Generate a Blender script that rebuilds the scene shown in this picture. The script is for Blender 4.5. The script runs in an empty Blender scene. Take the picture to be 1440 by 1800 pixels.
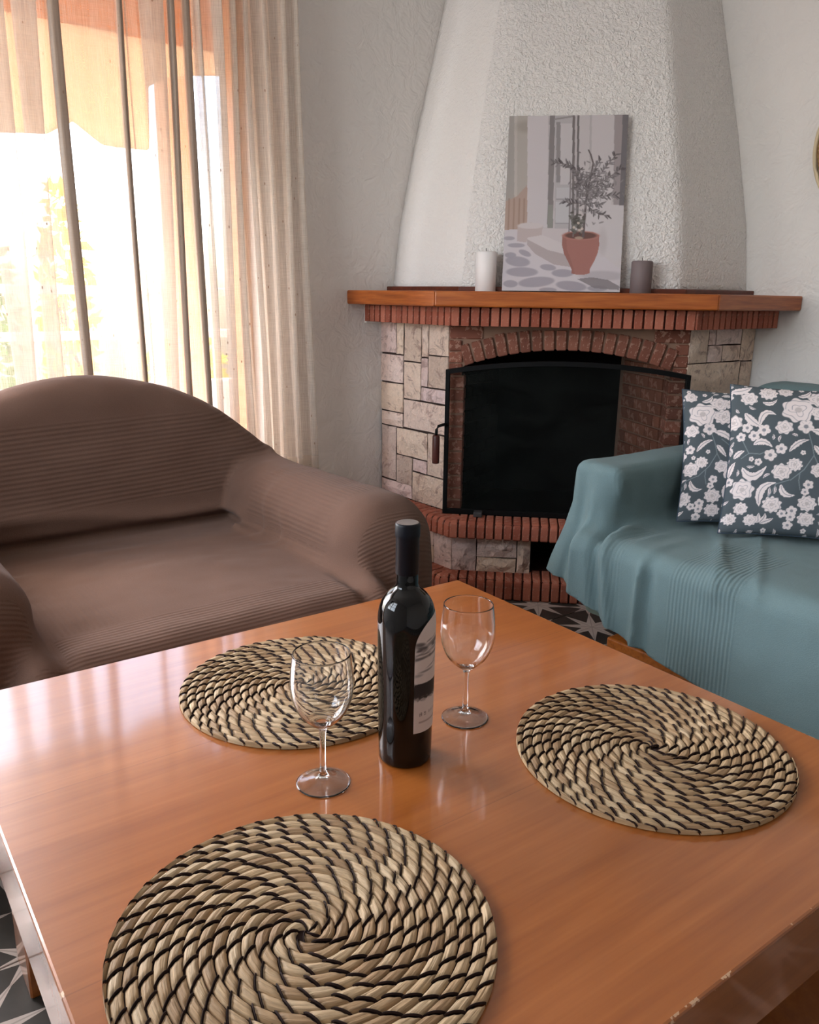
import bpy, bmesh, math, random
import numpy as np
from mathutils import Vector, Matrix

scene = bpy.context.scene
COL = scene.collection
PI = math.pi
R2 = 2 ** .5

# ------------------------------------------------------------------ camera
# World: window wall is the plane Y=0, right wall is the plane X=0, the room lies at X>0, Y>0.
cam_d = bpy.data.cameras.new('camera'); cam = bpy.data.objects.new('camera', cam_d); COL.objects.link(cam)
Rv = Vector((-0.7901013, 0.6128321, 0.0132913)); Uv = Vector((-0.1466260, -0.2100043, 0.9666432)); Fv = Vector((-0.5951812, -0.7617972, -0.2557818))
cam.matrix_world = Matrix(((Rv.x, Uv.x, -Fv.x, 2.98150), (Rv.y, Uv.y, -Fv.y, 2.71660), (Rv.z, Uv.z, -Fv.z, 1.08), (0, 0, 0, 1)))
cam_d.sensor_fit = 'VERTICAL'; cam_d.sensor_height = 36; cam_d.lens = 36 * 1440 / 1800; cam_d.clip_start = .02; cam_d.clip_end = 200
scene.camera = cam

# ------------------------------------------------------------------ world, sun, window light, exposure
world = bpy.data.worlds.new('sky'); scene.world = world; world.use_nodes = True
wn = world.node_tree; wn.nodes.clear()
wo = wn.nodes.new('ShaderNodeOutputWorld'); wb = wn.nodes.new('ShaderNodeBackground'); ws = wn.nodes.new('ShaderNodeTexSky')
ws.sky_type = 'NISHITA'; ws.sun_disc = False; ws.sun_elevation = math.radians(48); ws.sun_rotation = math.radians(150); ws.dust_density = 3.0; ws.air_density = 1.0
wn.links.new(ws.outputs[0], wb.inputs[0]); wb.inputs[1].default_value = 1.4
wn.links.new(wb.outputs[0], wo.inputs[0])

def lamp(name, kind, loc, rot, energy, color=(1, 1, 1), size=None, size_y=None):
    d = bpy.data.lights.new(name, kind); d.energy = energy; d.color = color
    if size and kind == 'AREA':
        d.shape = 'RECTANGLE'; d.size = size; d.size_y = size_y
    o = bpy.data.objects.new(name, d); COL.objects.link(o); o.location = loc; o.rotation_euler = rot
    return o
ROOM_X, ROOM_Y, ROOM_Z = 4.0, 4.1, 2.75
sun = lamp('sun', 'SUN', (0, 0, 6), (math.radians(30), math.radians(12), 0), 9.0, (1, .95, .86)); sun.data.angle = .01
# daylight entering by the uncurtained half of the balcony doorway, left of the picture
lamp('daylight_doorway', 'AREA', (3.22, -.14, 1.33), (math.radians(90), 0, 0), 38, (.86, .93, 1), 1.15, 1.7)
lamp('daylight_side', 'AREA', (ROOM_X + .10, 1.25, 1.62), (0, math.radians(90), 0), 46, (.94, .965, 1), 1.1, 1.3)
pt = lamp('window_portal', 'AREA', (2.70, -.18, 1.12), (math.radians(90), 0, 0), 1, (1, 1, 1), 2.3, 2.2); pt.data.cycles.is_portal = True
vs = scene.view_settings
vs.view_transform = 'Standard'; vs.look = 'None'; vs.gamma = 1; vs.exposure = -.04; vs.use_curve_mapping = False
try:
    scene.cycles.transparent_max_bounces = 24; scene.cycles.max_bounces = 8; scene.cycles.diffuse_bounces = 3; scene.cycles.glossy_bounces = 3; scene.cycles.transmission_bounces = 8
    scene.cycles.sample_clamp_indirect = 6.0; scene.cycles.use_denoising = True
except Exception: pass

# ------------------------------------------------------------------ helpers
def lin(c):
    c = np.asarray(c, float) / 255.
    return np.where(c <= .04045, c / 12.92, ((c + .055) / 1.055) ** 2.4)
def rgba(c): l = lin(c); return (float(l[0]), float(l[1]), float(l[2]), 1)

def mesh(name, verts, faces, mats=(), smooth=False):
    me = bpy.data.meshes.new(name)
    if isinstance(verts, np.ndarray) and isinstance(faces, np.ndarray):
        nv, (nf, k) = len(verts), faces.shape
        me.vertices.add(nv); me.vertices.foreach_set('co', np.ascontiguousarray(verts, dtype=np.float32).ravel())
        me.loops.add(nf * k); me.loops.foreach_set('vertex_index', np.ascontiguousarray(faces, dtype=np.int32).ravel())
        me.polygons.add(nf); me.polygons.foreach_set('loop_start', np.arange(0, nf * k, k, dtype=np.int32))
        me.update(calc_edges=True); me.validate()
    else:
        me.from_pydata([tuple(map(float, v)) for v in verts], [], [tuple(map(int, q)) for q in faces]); me.update()
    for m in (mats if isinstance(mats, (list, tuple)) else [mats]): me.materials.append(m)
    if smooth: me.polygons.foreach_set('use_smooth', [True] * len(me.polygons))
    return me
def link(name, data, parent=None, loc=(0, 0, 0), rot=(0, 0, 0), scale=None):
    o = bpy.data.objects.new(name, data); COL.objects.link(o); o.parent = parent; o.location = loc; o.rotation_euler = rot
    if scale: o.scale = scale
    return o
def tag(o, label=None, cat=None, group=None, kind=None):
    if label: o['label'] = label
    if cat: o['category'] = cat
    if group: o['group'] = group
    if kind: o['kind'] = kind
    return o
def thing(name, label, cat, loc=(0, 0, 0), rz=0, group=None):
    o = link(name, None, None, loc, (0, 0, rz)); o.empty_display_size = .1
    return tag(o, label, cat, group)
def bm_mesh(name, bm, mats, smooth=False):
    me = bpy.data.meshes.new(name); bmesh.ops.recalc_face_normals(bm, faces=bm.faces); bm.to_mesh(me); bm.free()
    for m in (mats if isinstance(mats, (list, tuple)) else [mats]): me.materials.append(m)
    if smooth: me.polygons.foreach_set('use_smooth', [True] * len(me.polygons))
    return me
def box_mesh(name, x0, x1, y0, y1, z0, z1, mat, bevel=0, seg=1):
    bm = bmesh.new(); bmesh.ops.create_cube(bm, size=1)
    for v in bm.verts: v.co = Vector((x0 + (v.co.x + .5) * (x1 - x0), y0 + (v.co.y + .5) * (y1 - y0), z0 + (v.co.z + .5) * (z1 - z0)))
    if bevel: bmesh.ops.bevel(bm, geom=bm.edges[:], offset=bevel, segments=seg, affect='EDGES', profile=.5)
    return bm_mesh(name, bm, mat, smooth=False)
def prism_mesh(name, pts, z0, z1, mat, bevel=0, seg=2):
    bm = bmesh.new(); b = [bm.verts.new((p[0], p[1], z0)) for p in pts]; t = [bm.verts.new((p[0], p[1], z1)) for p in pts]; n = len(pts)
    bm.faces.new(b[::-1]); bm.faces.new(t)
    for i in range(n): bm.faces.new((b[i], b[(i + 1) % n], t[(i + 1) % n], t[i]))
    bmesh.ops.recalc_face_normals(bm, faces=bm.faces)
    if bevel: bmesh.ops.bevel(bm, geom=bm.edges[:], offset=bevel, segments=seg, affect='EDGES', profile=.5)
    return bm_mesh(name, bm, mat)
def lathe_mesh(name, prof, mat, n=64, smooth=True):
    prof = np.array(prof, float); m = len(prof); a = np.linspace(0, 2 * PI, n, endpoint=False)
    V = np.stack([prof[:, None, 0] * np.cos(a), prof[:, None, 0] * np.sin(a), np.repeat(prof[:, 1:2], n, 1)], -1).reshape(-1, 3)
    i, j = np.meshgrid(np.arange(m - 1), np.arange(n), indexing='ij'); j2 = (j + 1) % n
    Fq = np.stack([i * n + j, i * n + j2, (i + 1) * n + j2, (i + 1) * n + j], -1).reshape(-1, 4)
    me = mesh(name, V, Fq, mat, smooth)
    bm = bmesh.new(); bm.from_mesh(me); bmesh.ops.remove_doubles(bm, verts=bm.verts, dist=1e-6); bmesh.ops.dissolve_degenerate(bm, edges=bm.edges, dist=1e-7); bmesh.ops.recalc_face_normals(bm, faces=bm.faces); bm.to_mesh(me); bm.free()
    return me
def tube_mesh(name, pts, rad, mat, n=8, closed=False, cap=True):
    pts = [Vector(p) for p in pts]; m = len(pts); rads = rad if hasattr(rad, '__len__') else [rad] * m
    V = []; up = Vector((0, 0, 1))
    for i, p in enumerate(pts):
        if closed: d = pts[(i + 1) % m] - pts[i - 1]
        else: d = pts[min(i + 1, m - 1)] - pts[max(i - 1, 0)]
        d.normalize(); u = up if abs(d.dot(up)) < .95 else Vector((1, 0, 0))
        s = d.cross(u).normalized(); t = s.cross(d)
        for k in range(n): a = 2 * PI * k / n; V.append(p + (s * math.cos(a) + t * math.sin(a)) * rads[i])
    Fq = []
    for i in range(m if closed else m - 1):
        for k in range(n): Fq.append((i * n + k, i * n + (k + 1) % n, ((i + 1) % m) * n + (k + 1) % n, ((i + 1) % m) * n + k))
    if cap and not closed: Fq.append(tuple(range(n))[::-1]); Fq.append(tuple((m - 1) * n + k for k in range(n)))
    return mesh(name, V, Fq, mat, True)
def vnoise(P, seed=0):
    """smooth value noise on an (..,3) array, range about -1..1"""
    rs = np.random.RandomState(seed); T = rs.uniform(-1, 1, (32, 32, 32)); Pi = np.floor(P).astype(int); f = P - Pi; f = f * f * (3 - 2 * f)
    out = 0
    for dx in (0, 1):
        for dy in (0, 1):
            for dz in (0, 1):
                wgt = (f[..., 0] if dx else 1 - f[..., 0]) * (f[..., 1] if dy else 1 - f[..., 1]) * (f[..., 2] if dz else 1 - f[..., 2])
                out = out + wgt * T[(Pi[..., 0] + dx) % 32, (Pi[..., 1] + dy) % 32, (Pi[..., 2] + dz) % 32]
    return out
def sstep(a, b, x): t = np.clip((x - a) / (b - a), 0, 1); return t * t * (3 - 2 * t)
def surface_nets(Fd, org, h):
    S = Fd < 0; nx, ny, nz = Fd.shape
    cs = sum(S[dx:nx - 1 + dx, dy:ny - 1 + dy, dz:nz - 1 + dz].astype(np.int8) for dx in (0, 1) for dy in (0, 1) for dz in (0, 1))
    act = (cs > 0) & (cs < 8); idx = np.full(act.shape, -1, np.int64); c = np.argwhere(act); idx[act] = np.arange(len(c))
    acc = np.zeros((len(c), 3)); cnt = np.zeros(len(c))
    cor = [(a, b, d) for a in (0, 1) for b in (0, 1) for d in (0, 1)]
    val = {k: Fd[c[:, 0] + k[0], c[:, 1] + k[1], c[:, 2] + k[2]] for k in cor}
    for k in cor:
        for ax in range(3):
            if k[ax] == 0:
                k2 = list(k); k2[ax] = 1; k2 = tuple(k2); a, b = val[k], val[k2]; m = (a < 0) != (b < 0)
                t = np.where(m, a / np.where(m, a - b, 1), 0); p = np.array(k, float)[None] + 0 * acc; p[:, ax] += t
                acc += p * m[:, None]; cnt += m
    V = (c + acc / cnt[:, None]) * h + np.array(org)
    quads = []
    for ax in range(3):
        o1, o2 = [(1, 2), (2, 0), (0, 1)][ax]
        sl = [slice(1, -1)] * 3; sl[ax] = slice(0, -1); sl2 = list(sl); sl2[ax] = slice(1, None)
        A = S[tuple(sl)]; B = S[tuple(sl2)]; e = np.argwhere(A != B); inside = A[A != B]
        base = e + 1; base[:, ax] -= 1
        def cell(d1, d2):
            q = base.copy(); q[:, o1] += d1; q[:, o2] += d2; return idx[q[:, 0], q[:, 1], q[:, 2]]
        q = np.stack([cell(-1, -1), cell(0, -1), cell(0, 0), cell(-1, 0)], 1)
        q[~inside] = q[~inside][:, ::-1]; quads.append(q)
    return V, np.concatenate(quads)
def set_color(me, rgb):   # rgb linear (n,3)
    at = me.color_attributes.new('paint', 'FLOAT_COLOR', 'POINT'); at.data.foreach_set('color', np.concatenate([rgb, np.ones((len(rgb), 1))], 1).astype(np.float32).ravel())
def set_float(me, name, val):
    at = me.attributes.new(name, 'FLOAT', 'POINT'); at.data.foreach_set('value', np.asarray(val, np.float32))

# ------------------------------------------------------------------ materials
class NT:
    def __init__(s, name):
        s.m = bpy.data.materials.new(name); s.m.use_nodes = True; s.t = s.m.node_tree; s.n = s.t.nodes; s.b = s.n['Principled BSDF']; s.out = s.n['Material Output']
    def new(s, typ, **kw):
        nd = s.n.new(typ)
        for k, v in kw.items(): setattr(nd, k, v)
        return nd
    def set(s, sock, v):
        if hasattr(v, 'bl_idname') or isinstance(v, bpy.types.NodeSocket): s.t.links.new(v, sock)
        else: sock.default_value = v
    def coord(s, scale=(1, 1, 1), kind='Object', rot=(0, 0, 0), loc=(0, 0, 0)):
        tc = s.new('ShaderNodeTexCoord'); mp = s.new('ShaderNodeMapping'); mp.inputs['Scale'].default_value = scale; mp.inputs['Rotation'].default_value = rot; mp.inputs['Location'].default_value = loc
        s.t.links.new(tc.outputs[kind], mp.inputs[0]); return mp.outputs[0]
    def noise(s, vec, scale, detail=4, rough=.55, dist=0, out='Fac'):
        nd = s.new('ShaderNodeTexNoise'); s.t.links.new(vec, nd.inputs['Vector']); nd.inputs['Scale'].default_value = scale; nd.inputs['Detail'].default_value = min(detail, 3) if detail < 7 else 4; nd.inputs['Roughness'].default_value = rough; nd.inputs['Distortion'].default_value = dist
        return nd.outputs[out]
    def ramp(s, fac, stops):
        nd = s.new('ShaderNodeValToRGB'); s.t.links.new(fac, nd.inputs[0]); e = nd.color_ramp.elements
        while len(e) < len(stops): e.new(.5)
        for i, (p, c) in enumerate(stops): e[i].position = p; e[i].color = rgba(c) if len(c) == 3 else c
        return nd.outputs[0]
    def math(s, op, a, b=0.0, c=None, clamp=False):
        nd = s.new('ShaderNodeMath', operation=op, use_clamp=clamp); s.set(nd.inputs[0], a); s.set(nd.inputs[1], b)
        if c is not None: s.set(nd.inputs[2], c)
        return nd.outputs[0]
    def mix(s, fac, a, b, blend='MIX'):
        nd = s.new('ShaderNodeMix', data_type='RGBA', blend_type=blend); s.set(nd.inputs[0], fac); s.set(nd.inputs[6], a); s.set(nd.inputs[7], b); return nd.outputs[2]
    def bump(s, h, strength=.5, dist=.01, normal=None):
        nd = s.new('ShaderNodeBump'); s.t.links.new(h, nd.inputs['Height']); nd.inputs['Strength'].default_value = strength; nd.inputs['Distance'].default_value = dist
        if normal is not None: s.t.links.new(normal, nd.inputs['Normal'])
        return nd.outputs[0]
    def attr(s, name, out='Fac'):
        nd = s.new('ShaderNodeAttribute', attribute_name=name); return nd.outputs[out]
    def rnd(s): return s.new('ShaderNodeObjectInfo').outputs['Random']
    def hsv(s, col, h=.5, sat=1.0, v=1.0):
        nd = s.new('ShaderNodeHueSaturation'); s.set(nd.inputs['Hue'], h); s.set(nd.inputs['Saturation'], sat); s.set(nd.inputs['Value'], v); s.set(nd.inputs['Color'], col); return nd.outputs[0]
    def fin(s, base=None, rough=None, normal=None, metal=None, coat=None, spec=None, sheen=None):
        I = s.b.inputs
        for k, v in (('Base Color', base), ('Roughness', rough), ('Normal', normal), ('Metallic', metal), ('Coat Weight', coat), ('Specular IOR Level', spec), ('Sheen Weight', sheen)):
            if v is not None:
                if k == 'Base Color' and isinstance(v, tuple) and len(v) == 3: v = rgba(v)
                s.set(I[k], v)
        return s.m
MAT = {}
def plain(name, c, rough=.6, metal=0, spec=.5, var=.06):
    t = NT(name); v = t.noise(t.coord(), 9, 4); col = t.mix(v, rgba([x * (1 - var) for x in c]), rgba([min(255, x * (1 + var)) for x in c])); return t.fin(col, rough, metal=metal, spec=spec)

def m_wall(name, col, scale, strength, dist):
    t = NT(name); co = t.coord(); h = t.noise(co, scale * .55, 3, .68, .5)
    c = tuple(col)
    return t.fin(c, .85, t.bump(h, strength, dist) if strength > .2 else None, spec=.25)
MAT['wall'] = m_wall('painted_wall_plaster', (227, 221, 216), 24, .8, .016)
MAT['ceiling'] = m_wall('ceiling_plaster', (235, 232, 228), 30, .15, .004)
def m_hood(name, strength, dist):
    t = NT(name); co = t.coord(); 
    v = t.new('ShaderNodeTexVoronoi', feature='SMOOTH_F1'); t.t.links.new(t.mix(.12, co, t.noise(co, 30, 2, out='Color')), v.inputs['Vector']); v.inputs['Scale'].default_value = 68
    h = t.math('ADD', t.math('MULTIPLY', t.noise(co, 60, 5, .55, .8), 1.0), t.math('MULTIPLY', v.outputs['Distance'], .5))
    return t.fin((237, 231, 227), .9, t.bump(h, strength, dist), spec=.2)
MAT['hood'] = m_hood('roughcast_hood_plaster', .72, .017)
MAT['hood_smooth'] = m_hood('smoother_hood_plaster', .45, .010)

def m_brick(name, c0, c1, dirt=.35, joint=None):
    t = NT(name); co = t.coord(); r = t.rnd(); base = t.mix(r, rgba(c0), rgba(c1)); n = t.noise(co, 45, 6, .65)
    base = t.mix(t.math('MULTIPLY', t.math('GREATER_THAN', n, .56), dirt), base, rgba((205, 165, 145)))
    base = t.hsv(base, v=t.math('ADD', .78, t.math('MULTIPLY', t.noise(co, 14, 3), .45)))
    return t.fin(base, .85, t.bump(n, .45, .004), spec=.25)
MAT['brick'] = m_brick('terracotta_brick', (150, 82, 64), (184, 112, 90), .25)
MAT['brick_dark'] = m_brick('aged_fire_brick', (116, 70, 56), (150, 96, 78), .4)
MAT['brick_soot'] = m_brick('sooty_fire_brick', (120, 76, 60), (150, 98, 78), .3)
MAT['mortar'] = plain('dark_brick_mortar', (74, 44, 36), .95, spec=.1, var=.15)
MAT['mortar_light'] = plain('pale_brick_mortar', (142, 112, 95), .95, spec=.1, var=.15)
MAT['grout'] = plain('stone_grout', (62, 50, 46), .95, spec=.1, var=.15)
MAT['soot'] = plain('soot_black', (20, 18, 17), .95, spec=.1, var=.2)
def m_stone():
    t = NT('split_face_limestone'); co = t.coord(); r = t.rnd()
    add = t.new('ShaderNodeVectorMath', operation='ADD'); t.t.links.new(co, add.inputs[0]); cr = t.new('ShaderNodeCombineXYZ'); t.set(cr.inputs[0], t.math('MULTIPLY', r, 37.)); t.set(cr.inputs[2], t.math('MULTIPLY', r, 19.)); t.t.links.new(cr.outputs[0], add.inputs[1]); co = add.outputs[0]
    base = t.ramp(r, [(0, (222, 198, 192)), (.3, (232, 210, 202)), (.6, (230, 208, 190)), (.86, (200, 180, 168)), (1, (236, 214, 212))])
    vein = t.noise(co, 14, 8, .7, 1.6); base = t.mix(t.ramp(vein, [(.36, (210, 210, 210)), (.47, (0, 0, 0))]), base, rgba((150, 122, 114)))
    warm = t.noise(co, 7, 3); base = t.mix(t.ramp(warm, [(.5, (0, 0, 0)), (.75, (120, 120, 120))]), base, rgba((214, 178, 148)))
    fine = t.noise(co, 60, 6, .7, .5); base = t.hsv(base, sat=1.15, v=t.math('ADD', .84, t.math('MULTIPLY', fine, .42)))
    h = t.noise(co, 38, 7, .68, .7); return t.fin(base, .7, t.bump(h, 1.0, .012), spec=.3)
MAT['stone'] = m_stone()
def m_wood(name, c0, c1, c2, rough, grain=(2, 26, 26), scale=3.0, coat=0, spec=.5, rot=0, bumps=.05, coat_r=.1):
    t = NT(name); co = t.coord(grain, rot=(0, 0, rot)); n = t.noise(co, scale, 6, .6, .35); f = t.noise(t.coord((grain[0] * 1.5, grain[1] * 6, grain[2] * 6), rot=(0, 0, rot)), scale, 3)
    base = t.ramp(t.math('ADD', t.math('MULTIPLY', n, .75), t.math('MULTIPLY', f, .25)), [(.3, c0), (.5, c1), (.72, c2)])
    big = t.noise(t.coord((.6, 2.2, 2.2), rot=(0, 0, rot)), 1.6, 3); base = t.hsv(base, v=t.math('ADD', .86, t.math('MULTIPLY', big, .28)))
    rr = t.math('ADD', rough - .04, t.math('MULTIPLY', big, .08))
    t.b.inputs['Coat Roughness'].default_value = coat_r; return t.fin(base, rr, None, coat=coat, spec=spec)
MAT['mantel'] = m_wood('varnished_mantel_wood', (128, 62, 22), (162, 84, 32), (186, 106, 46), .35)
MAT['mantel_dark'] = m_wood('dark_mantel_trim', (74, 30, 16), (96, 42, 24), (112, 54, 32), .4)
def m_table():
    m = m_wood('cherry_table_veneer', (142, 76, 27), (156, 88, 35), (170, 100, 46), .34, grain=(1.2, 16, 16), scale=2.6, spec=.5, bumps=.03, coat=1.0, coat_r=.09)
    return m
MAT['table'] = m_table()
MAT['sofa_wood'] = m_wood('sofa_base_wood', (120, 62, 20), (156, 86, 30), (172, 100, 40), .35)
MAT['outdoor_wood'] = m_wood('porch_pine_wood', (206, 142, 96), (222, 164, 118), (234, 182, 138), .6, grain=(20, 1.5, 20))
MAT['iron'] = plain('black_iron', (11, 11, 12), .55, 0, .15)
MAT['grey_metal'] = plain('grey_metal', (70, 70, 72), .5, .4)
MAT['grip'] = m_wood('brown_grip_wood', (58, 24, 18), (76, 32, 24), (92, 42, 30), .45, grain=(10, 10, 2))
MAT['white'] = plain('white_paint', (222, 220, 216), .5, var=.02)
MAT['candle_white'] = plain('white_candle_wax', (236, 230, 228), .55, var=.02)
MAT['candle_grey'] = plain('grey_candle_wax', (112, 98, 98), .6, var=.05)
MAT['wick'] = plain('candle_wick', (60, 52, 46), .9)
def m_paint(name, rough=.7, bump_scale=None, bs=.2, spec=.3):
    t = NT(name); c = t.attr('paint', 'Color'); nrm = None
    if bump_scale: nrm = t.bump(t.noise(t.coord(), bump_scale, 3), bs, .002)
    return t.fin(c, rough, nrm, spec=spec)
MAT['canvas_print'] = m_paint('printed_canvas', .75, 700, .25)
MAT['cushion_print'] = m_paint('printed_cotton', .9, 900, .3, .15)
MAT['label_print'] = m_paint('printed_paper_label', .6)
MAT['canvas_side'] = plain('canvas_side', (150, 143, 142), .8)
MAT['cushion_back'] = plain('slate_cotton', (66, 78, 90), .9, spec=.15)
def m_straw():
    t = NT('seagrass_straw'); u = t.attr('along'); r = t.attr('tint'); x = t.attr('across')
    cv = t.new('ShaderNodeCombineXYZ'); t.set(cv.inputs[0], t.math('MULTIPLY', x, 620.)); t.set(cv.inputs[1], t.math('MULTIPLY', u, 40.)); t.set(cv.inputs[2], t.math('MULTIPLY', r, 50.))
    st = t.noise(cv.outputs[0], 1.0, 3, .6)
    base = t.ramp(r, [(0, (150, 120, 88)), (.35, (174, 144, 108)), (.7, (186, 158, 122)), (1, (200, 174, 140))])
    base = t.hsv(base, v=t.math('ADD', .36, t.math('MULTIPLY', st, 1.12)))
    return t.fin(base, .62, t.bump(st, .5, .0025), spec=.35)
MAT['straw'] = m_straw()
MAT['thread'] = plain('dark_binding_thread', (38, 22, 18), .8, spec=.2)
def m_throw(name, c0, c1, strength, period):
    t = NT(name); co = t.coord(); rc = t.attr('rib_coord'); rm = t.attr('rib_mask')
    wv = t.math('SINE', t.math('MULTIPLY', rc, 2 * PI / period)); wv = t.math('MULTIPLY', t.math('ADD', t.math('MULTIPLY', wv, .5), .5), rm)
    weave = t.noise(co, 420, 2); bigf = t.noise(co, 5, 4)
    base = t.mix(bigf, rgba(c0), rgba(c1)); base = t.mix(t.math('MULTIPLY', t.math('SUBTRACT', 1.0, wv), t.math('MULTIPLY', rm, .08)), base, rgba([x * .7 for x in c0]))
    base = t.hsv(base, v=t.math('ADD', .88, t.math('MULTIPLY', weave, .24)))
    n = t.bump(t.math('ADD', wv, t.math('MULTIPLY', weave, .45)), strength, .006)
    return t.fin(base, .95, n, spec=.1, sheen=.06)
MAT['throw_brown'] = m_throw('brown_ribbed_cotton', (98, 74, 62), (110, 85, 73), .24, .0125)
MAT['throw_teal'] = m_throw('teal_ribbed_cotton', (101, 120, 122), (114, 136, 138), .35, .011)
MAT['upholstery_beige'] = plain('beige_upholstery', (168, 148, 128), .9, spec=.1)
MAT['upholstery_green'] = plain('grey_green_upholstery', (110, 122, 112), .9, spec=.1)
MAT['dark_leg'] = plain('dark_leg_wood', (52, 34, 26), .5)
def m_glass(name, col=(1, 1, 1), rough=0.0, ior=1.45):
    t = NT(name); t.b.inputs['Transmission Weight'].default_value = 1; t.b.inputs['IOR'].default_value = ior; return t.fin((255, 255, 255) if col == (1, 1, 1) else col, rough)
MAT['glass'] = m_glass('clear_wine_glass')
def m_bottle():
    t = NT('dark_bottle_glass'); return t.fin((5, 5, 5), .04, spec=.38)
MAT['bottle'] = m_bottle()
MAT['capsule'] = plain('navy_foil_capsule', (10, 12, 20), .42, 0, .2)
MAT['capsule_top'] = plain('silver_foil_top', (150, 140, 136), .35, .7)
def m_pane():
    t = NT('sooty_hazed_fire_glass'); tr = t.new('ShaderNodeBsdfTransparent'); tr.inputs[0].default_value = (.9, .9, .9, 1)
    mx = t.new('ShaderNodeMixShader'); n = t.noise(t.coord((1, 1, 2)), 6, 7, .7, 1.0); fac = t.ramp(n, [(.3, (30, 30, 30)), (.75, (92, 92, 92))])  # patchy grey-green film: soot plus the reflected haze painted in
    t.fin((60, 65, 61), .45, spec=.25); t.t.links.new(fac, mx.inputs[0]); t.t.links.new(tr.outputs[0], mx.inputs[1]); t.t.links.new(t.b.outputs[0], mx.inputs[2]); t.t.links.new(mx.outputs[0], t.out.inputs[0]); return t.m
MAT['pane'] = m_pane()
def m_winglass():
    t = NT('window_glass'); tr = t.new('ShaderNodeBsdfTransparent'); tr.inputs[0].default_value = (.95, .96, .95, 1); gl = t.new('ShaderNodeBsdfGlossy'); gl.inputs['Roughness'].default_value = .01; fr = t.new('ShaderNodeFresnel'); fr.inputs[0].default_value = 1.45
    mx = t.new('ShaderNodeMixShader'); t.t.links.new(fr.outputs[0], mx.inputs[0]); t.t.links.new(tr.outputs[0], mx.inputs[1]); t.t.links.new(gl.outputs[0], mx.inputs[2]); t.t.links.new(mx.outputs[0], t.out.inputs[0]); return t.m
MAT['window_glass'] = m_winglass()
def m_curtain():
    t = NT('sheer_slub_linen'); s = t.attr('cloth_s'); z = t.attr('cloth_z')
    def vec(a, b):
        c = t.new('ShaderNodeCombineXYZ'); t.set(c.inputs[0], t.math('MULTIPLY', s, a)); t.set(c.inputs[1], t.math('MULTIPLY', z, b)); return c.outputs[0]
    vst = t.noise(vec(520., 9.), 1.0, 3, .6); hst = t.noise(vec(14., 420.), 1.0, 3, .6); blot = t.noise(vec(7., 5.), 1.0, 4)
    vo = t.new('ShaderNodeTexVoronoi'); t.t.links.new(vec(34., 17.), vo.inputs['Vector']); vo.inputs['Scale'].default_value = 1.0; slub = t.math('LESS_THAN', vo.outputs['Distance'], .075)
    op = t.math('ADD', -.08, t.math('ADD', t.math('MULTIPLY', vst, .46), t.math('ADD', t.math('MULTIPLY', hst, .30), t.math('MULTIPLY', blot, .22))))
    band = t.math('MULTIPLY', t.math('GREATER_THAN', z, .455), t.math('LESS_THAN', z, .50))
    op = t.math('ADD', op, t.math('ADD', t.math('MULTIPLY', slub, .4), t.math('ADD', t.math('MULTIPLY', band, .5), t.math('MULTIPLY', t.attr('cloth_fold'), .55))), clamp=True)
    col = t.mix(vst, rgba((200, 184, 168)), rgba((240, 230, 220))); col = t.mix(t.math('MULTIPLY', slub, .8), col, rgba((110, 84, 66))); col = t.mix(t.math('MULTIPLY', t.math('SUBTRACT', t.attr('cloth_fold'), .4, clamp=True), 1.3, clamp=True), col, rgba((134, 106, 86)))  # pleats and slubs browned: their backlit shade is painted into the cloth colour
    df = t.new('ShaderNodeBsdfDiffuse'); tl = t.new('ShaderNodeBsdfTranslucent'); tp = t.new('ShaderNodeBsdfTransparent'); t.t.links.new(col, df.inputs[0]); t.t.links.new(col, tl.inputs[0])
    m1 = t.new('ShaderNodeMixShader'); t.set(m1.inputs[0], t.math('SUBTRACT', .52, t.math('MULTIPLY', t.attr('cloth_fold'), .49))); t.t.links.new(df.outputs[0], m1.inputs[1]); t.t.links.new(tl.outputs[0], m1.inputs[2])
    m2 = t.new('ShaderNodeMixShader'); t.t.links.new(op, m2.inputs[0]); t.t.links.new(tp.outputs[0], m2.inputs[1]); t.t.links.new(m1.outputs[0], m2.inputs[2]); t.t.links.new(m2.outputs[0], t.out.inputs[0]); return t.m
MAT['curtain'] = m_curtain()
def m_translucent(name, c, mixf=.5):
    t = NT(name); df = t.new('ShaderNodeBsdfDiffuse'); tl = t.new('ShaderNodeBsdfTranslucent'); df.inputs[0].default_value = rgba(c); tl.inputs[0].default_value = rgba(c)
    m1 = t.new('ShaderNodeMixShader'); m1.inputs[0].default_value = mixf; t.t.links.new(df.outputs[0], m1.inputs[1]); t.t.links.new(tl.outputs[0], m1.inputs[2]); t.t.links.new(m1.outputs[0], t.out.inputs[0]); return t.m
MAT['awning'] = m_translucent('peach_awning_canvas', (240, 212, 184), .65)
MAT['slat'] = m_translucent('orange_wood_slats', (222, 170, 126), .5)
MAT['leaf_green'] = m_translucent('green_leaves', (96, 150, 50), .4)
MAT['leaf_yellow'] = m_translucent('yellow_leaves', (216, 196, 70), .4)
MAT['terrace'] = plain('terrace_tile', (214, 200, 186), .7)
MAT['bark'] = plain('stem_bark', (110, 86, 60), .9)
MAT['parapet'] = plain('terrace_parapet_paint', (236, 214, 200), .8)
MAT['pillar'] = plain('peach_pillar_paint', (226, 160, 112), .8)
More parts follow.
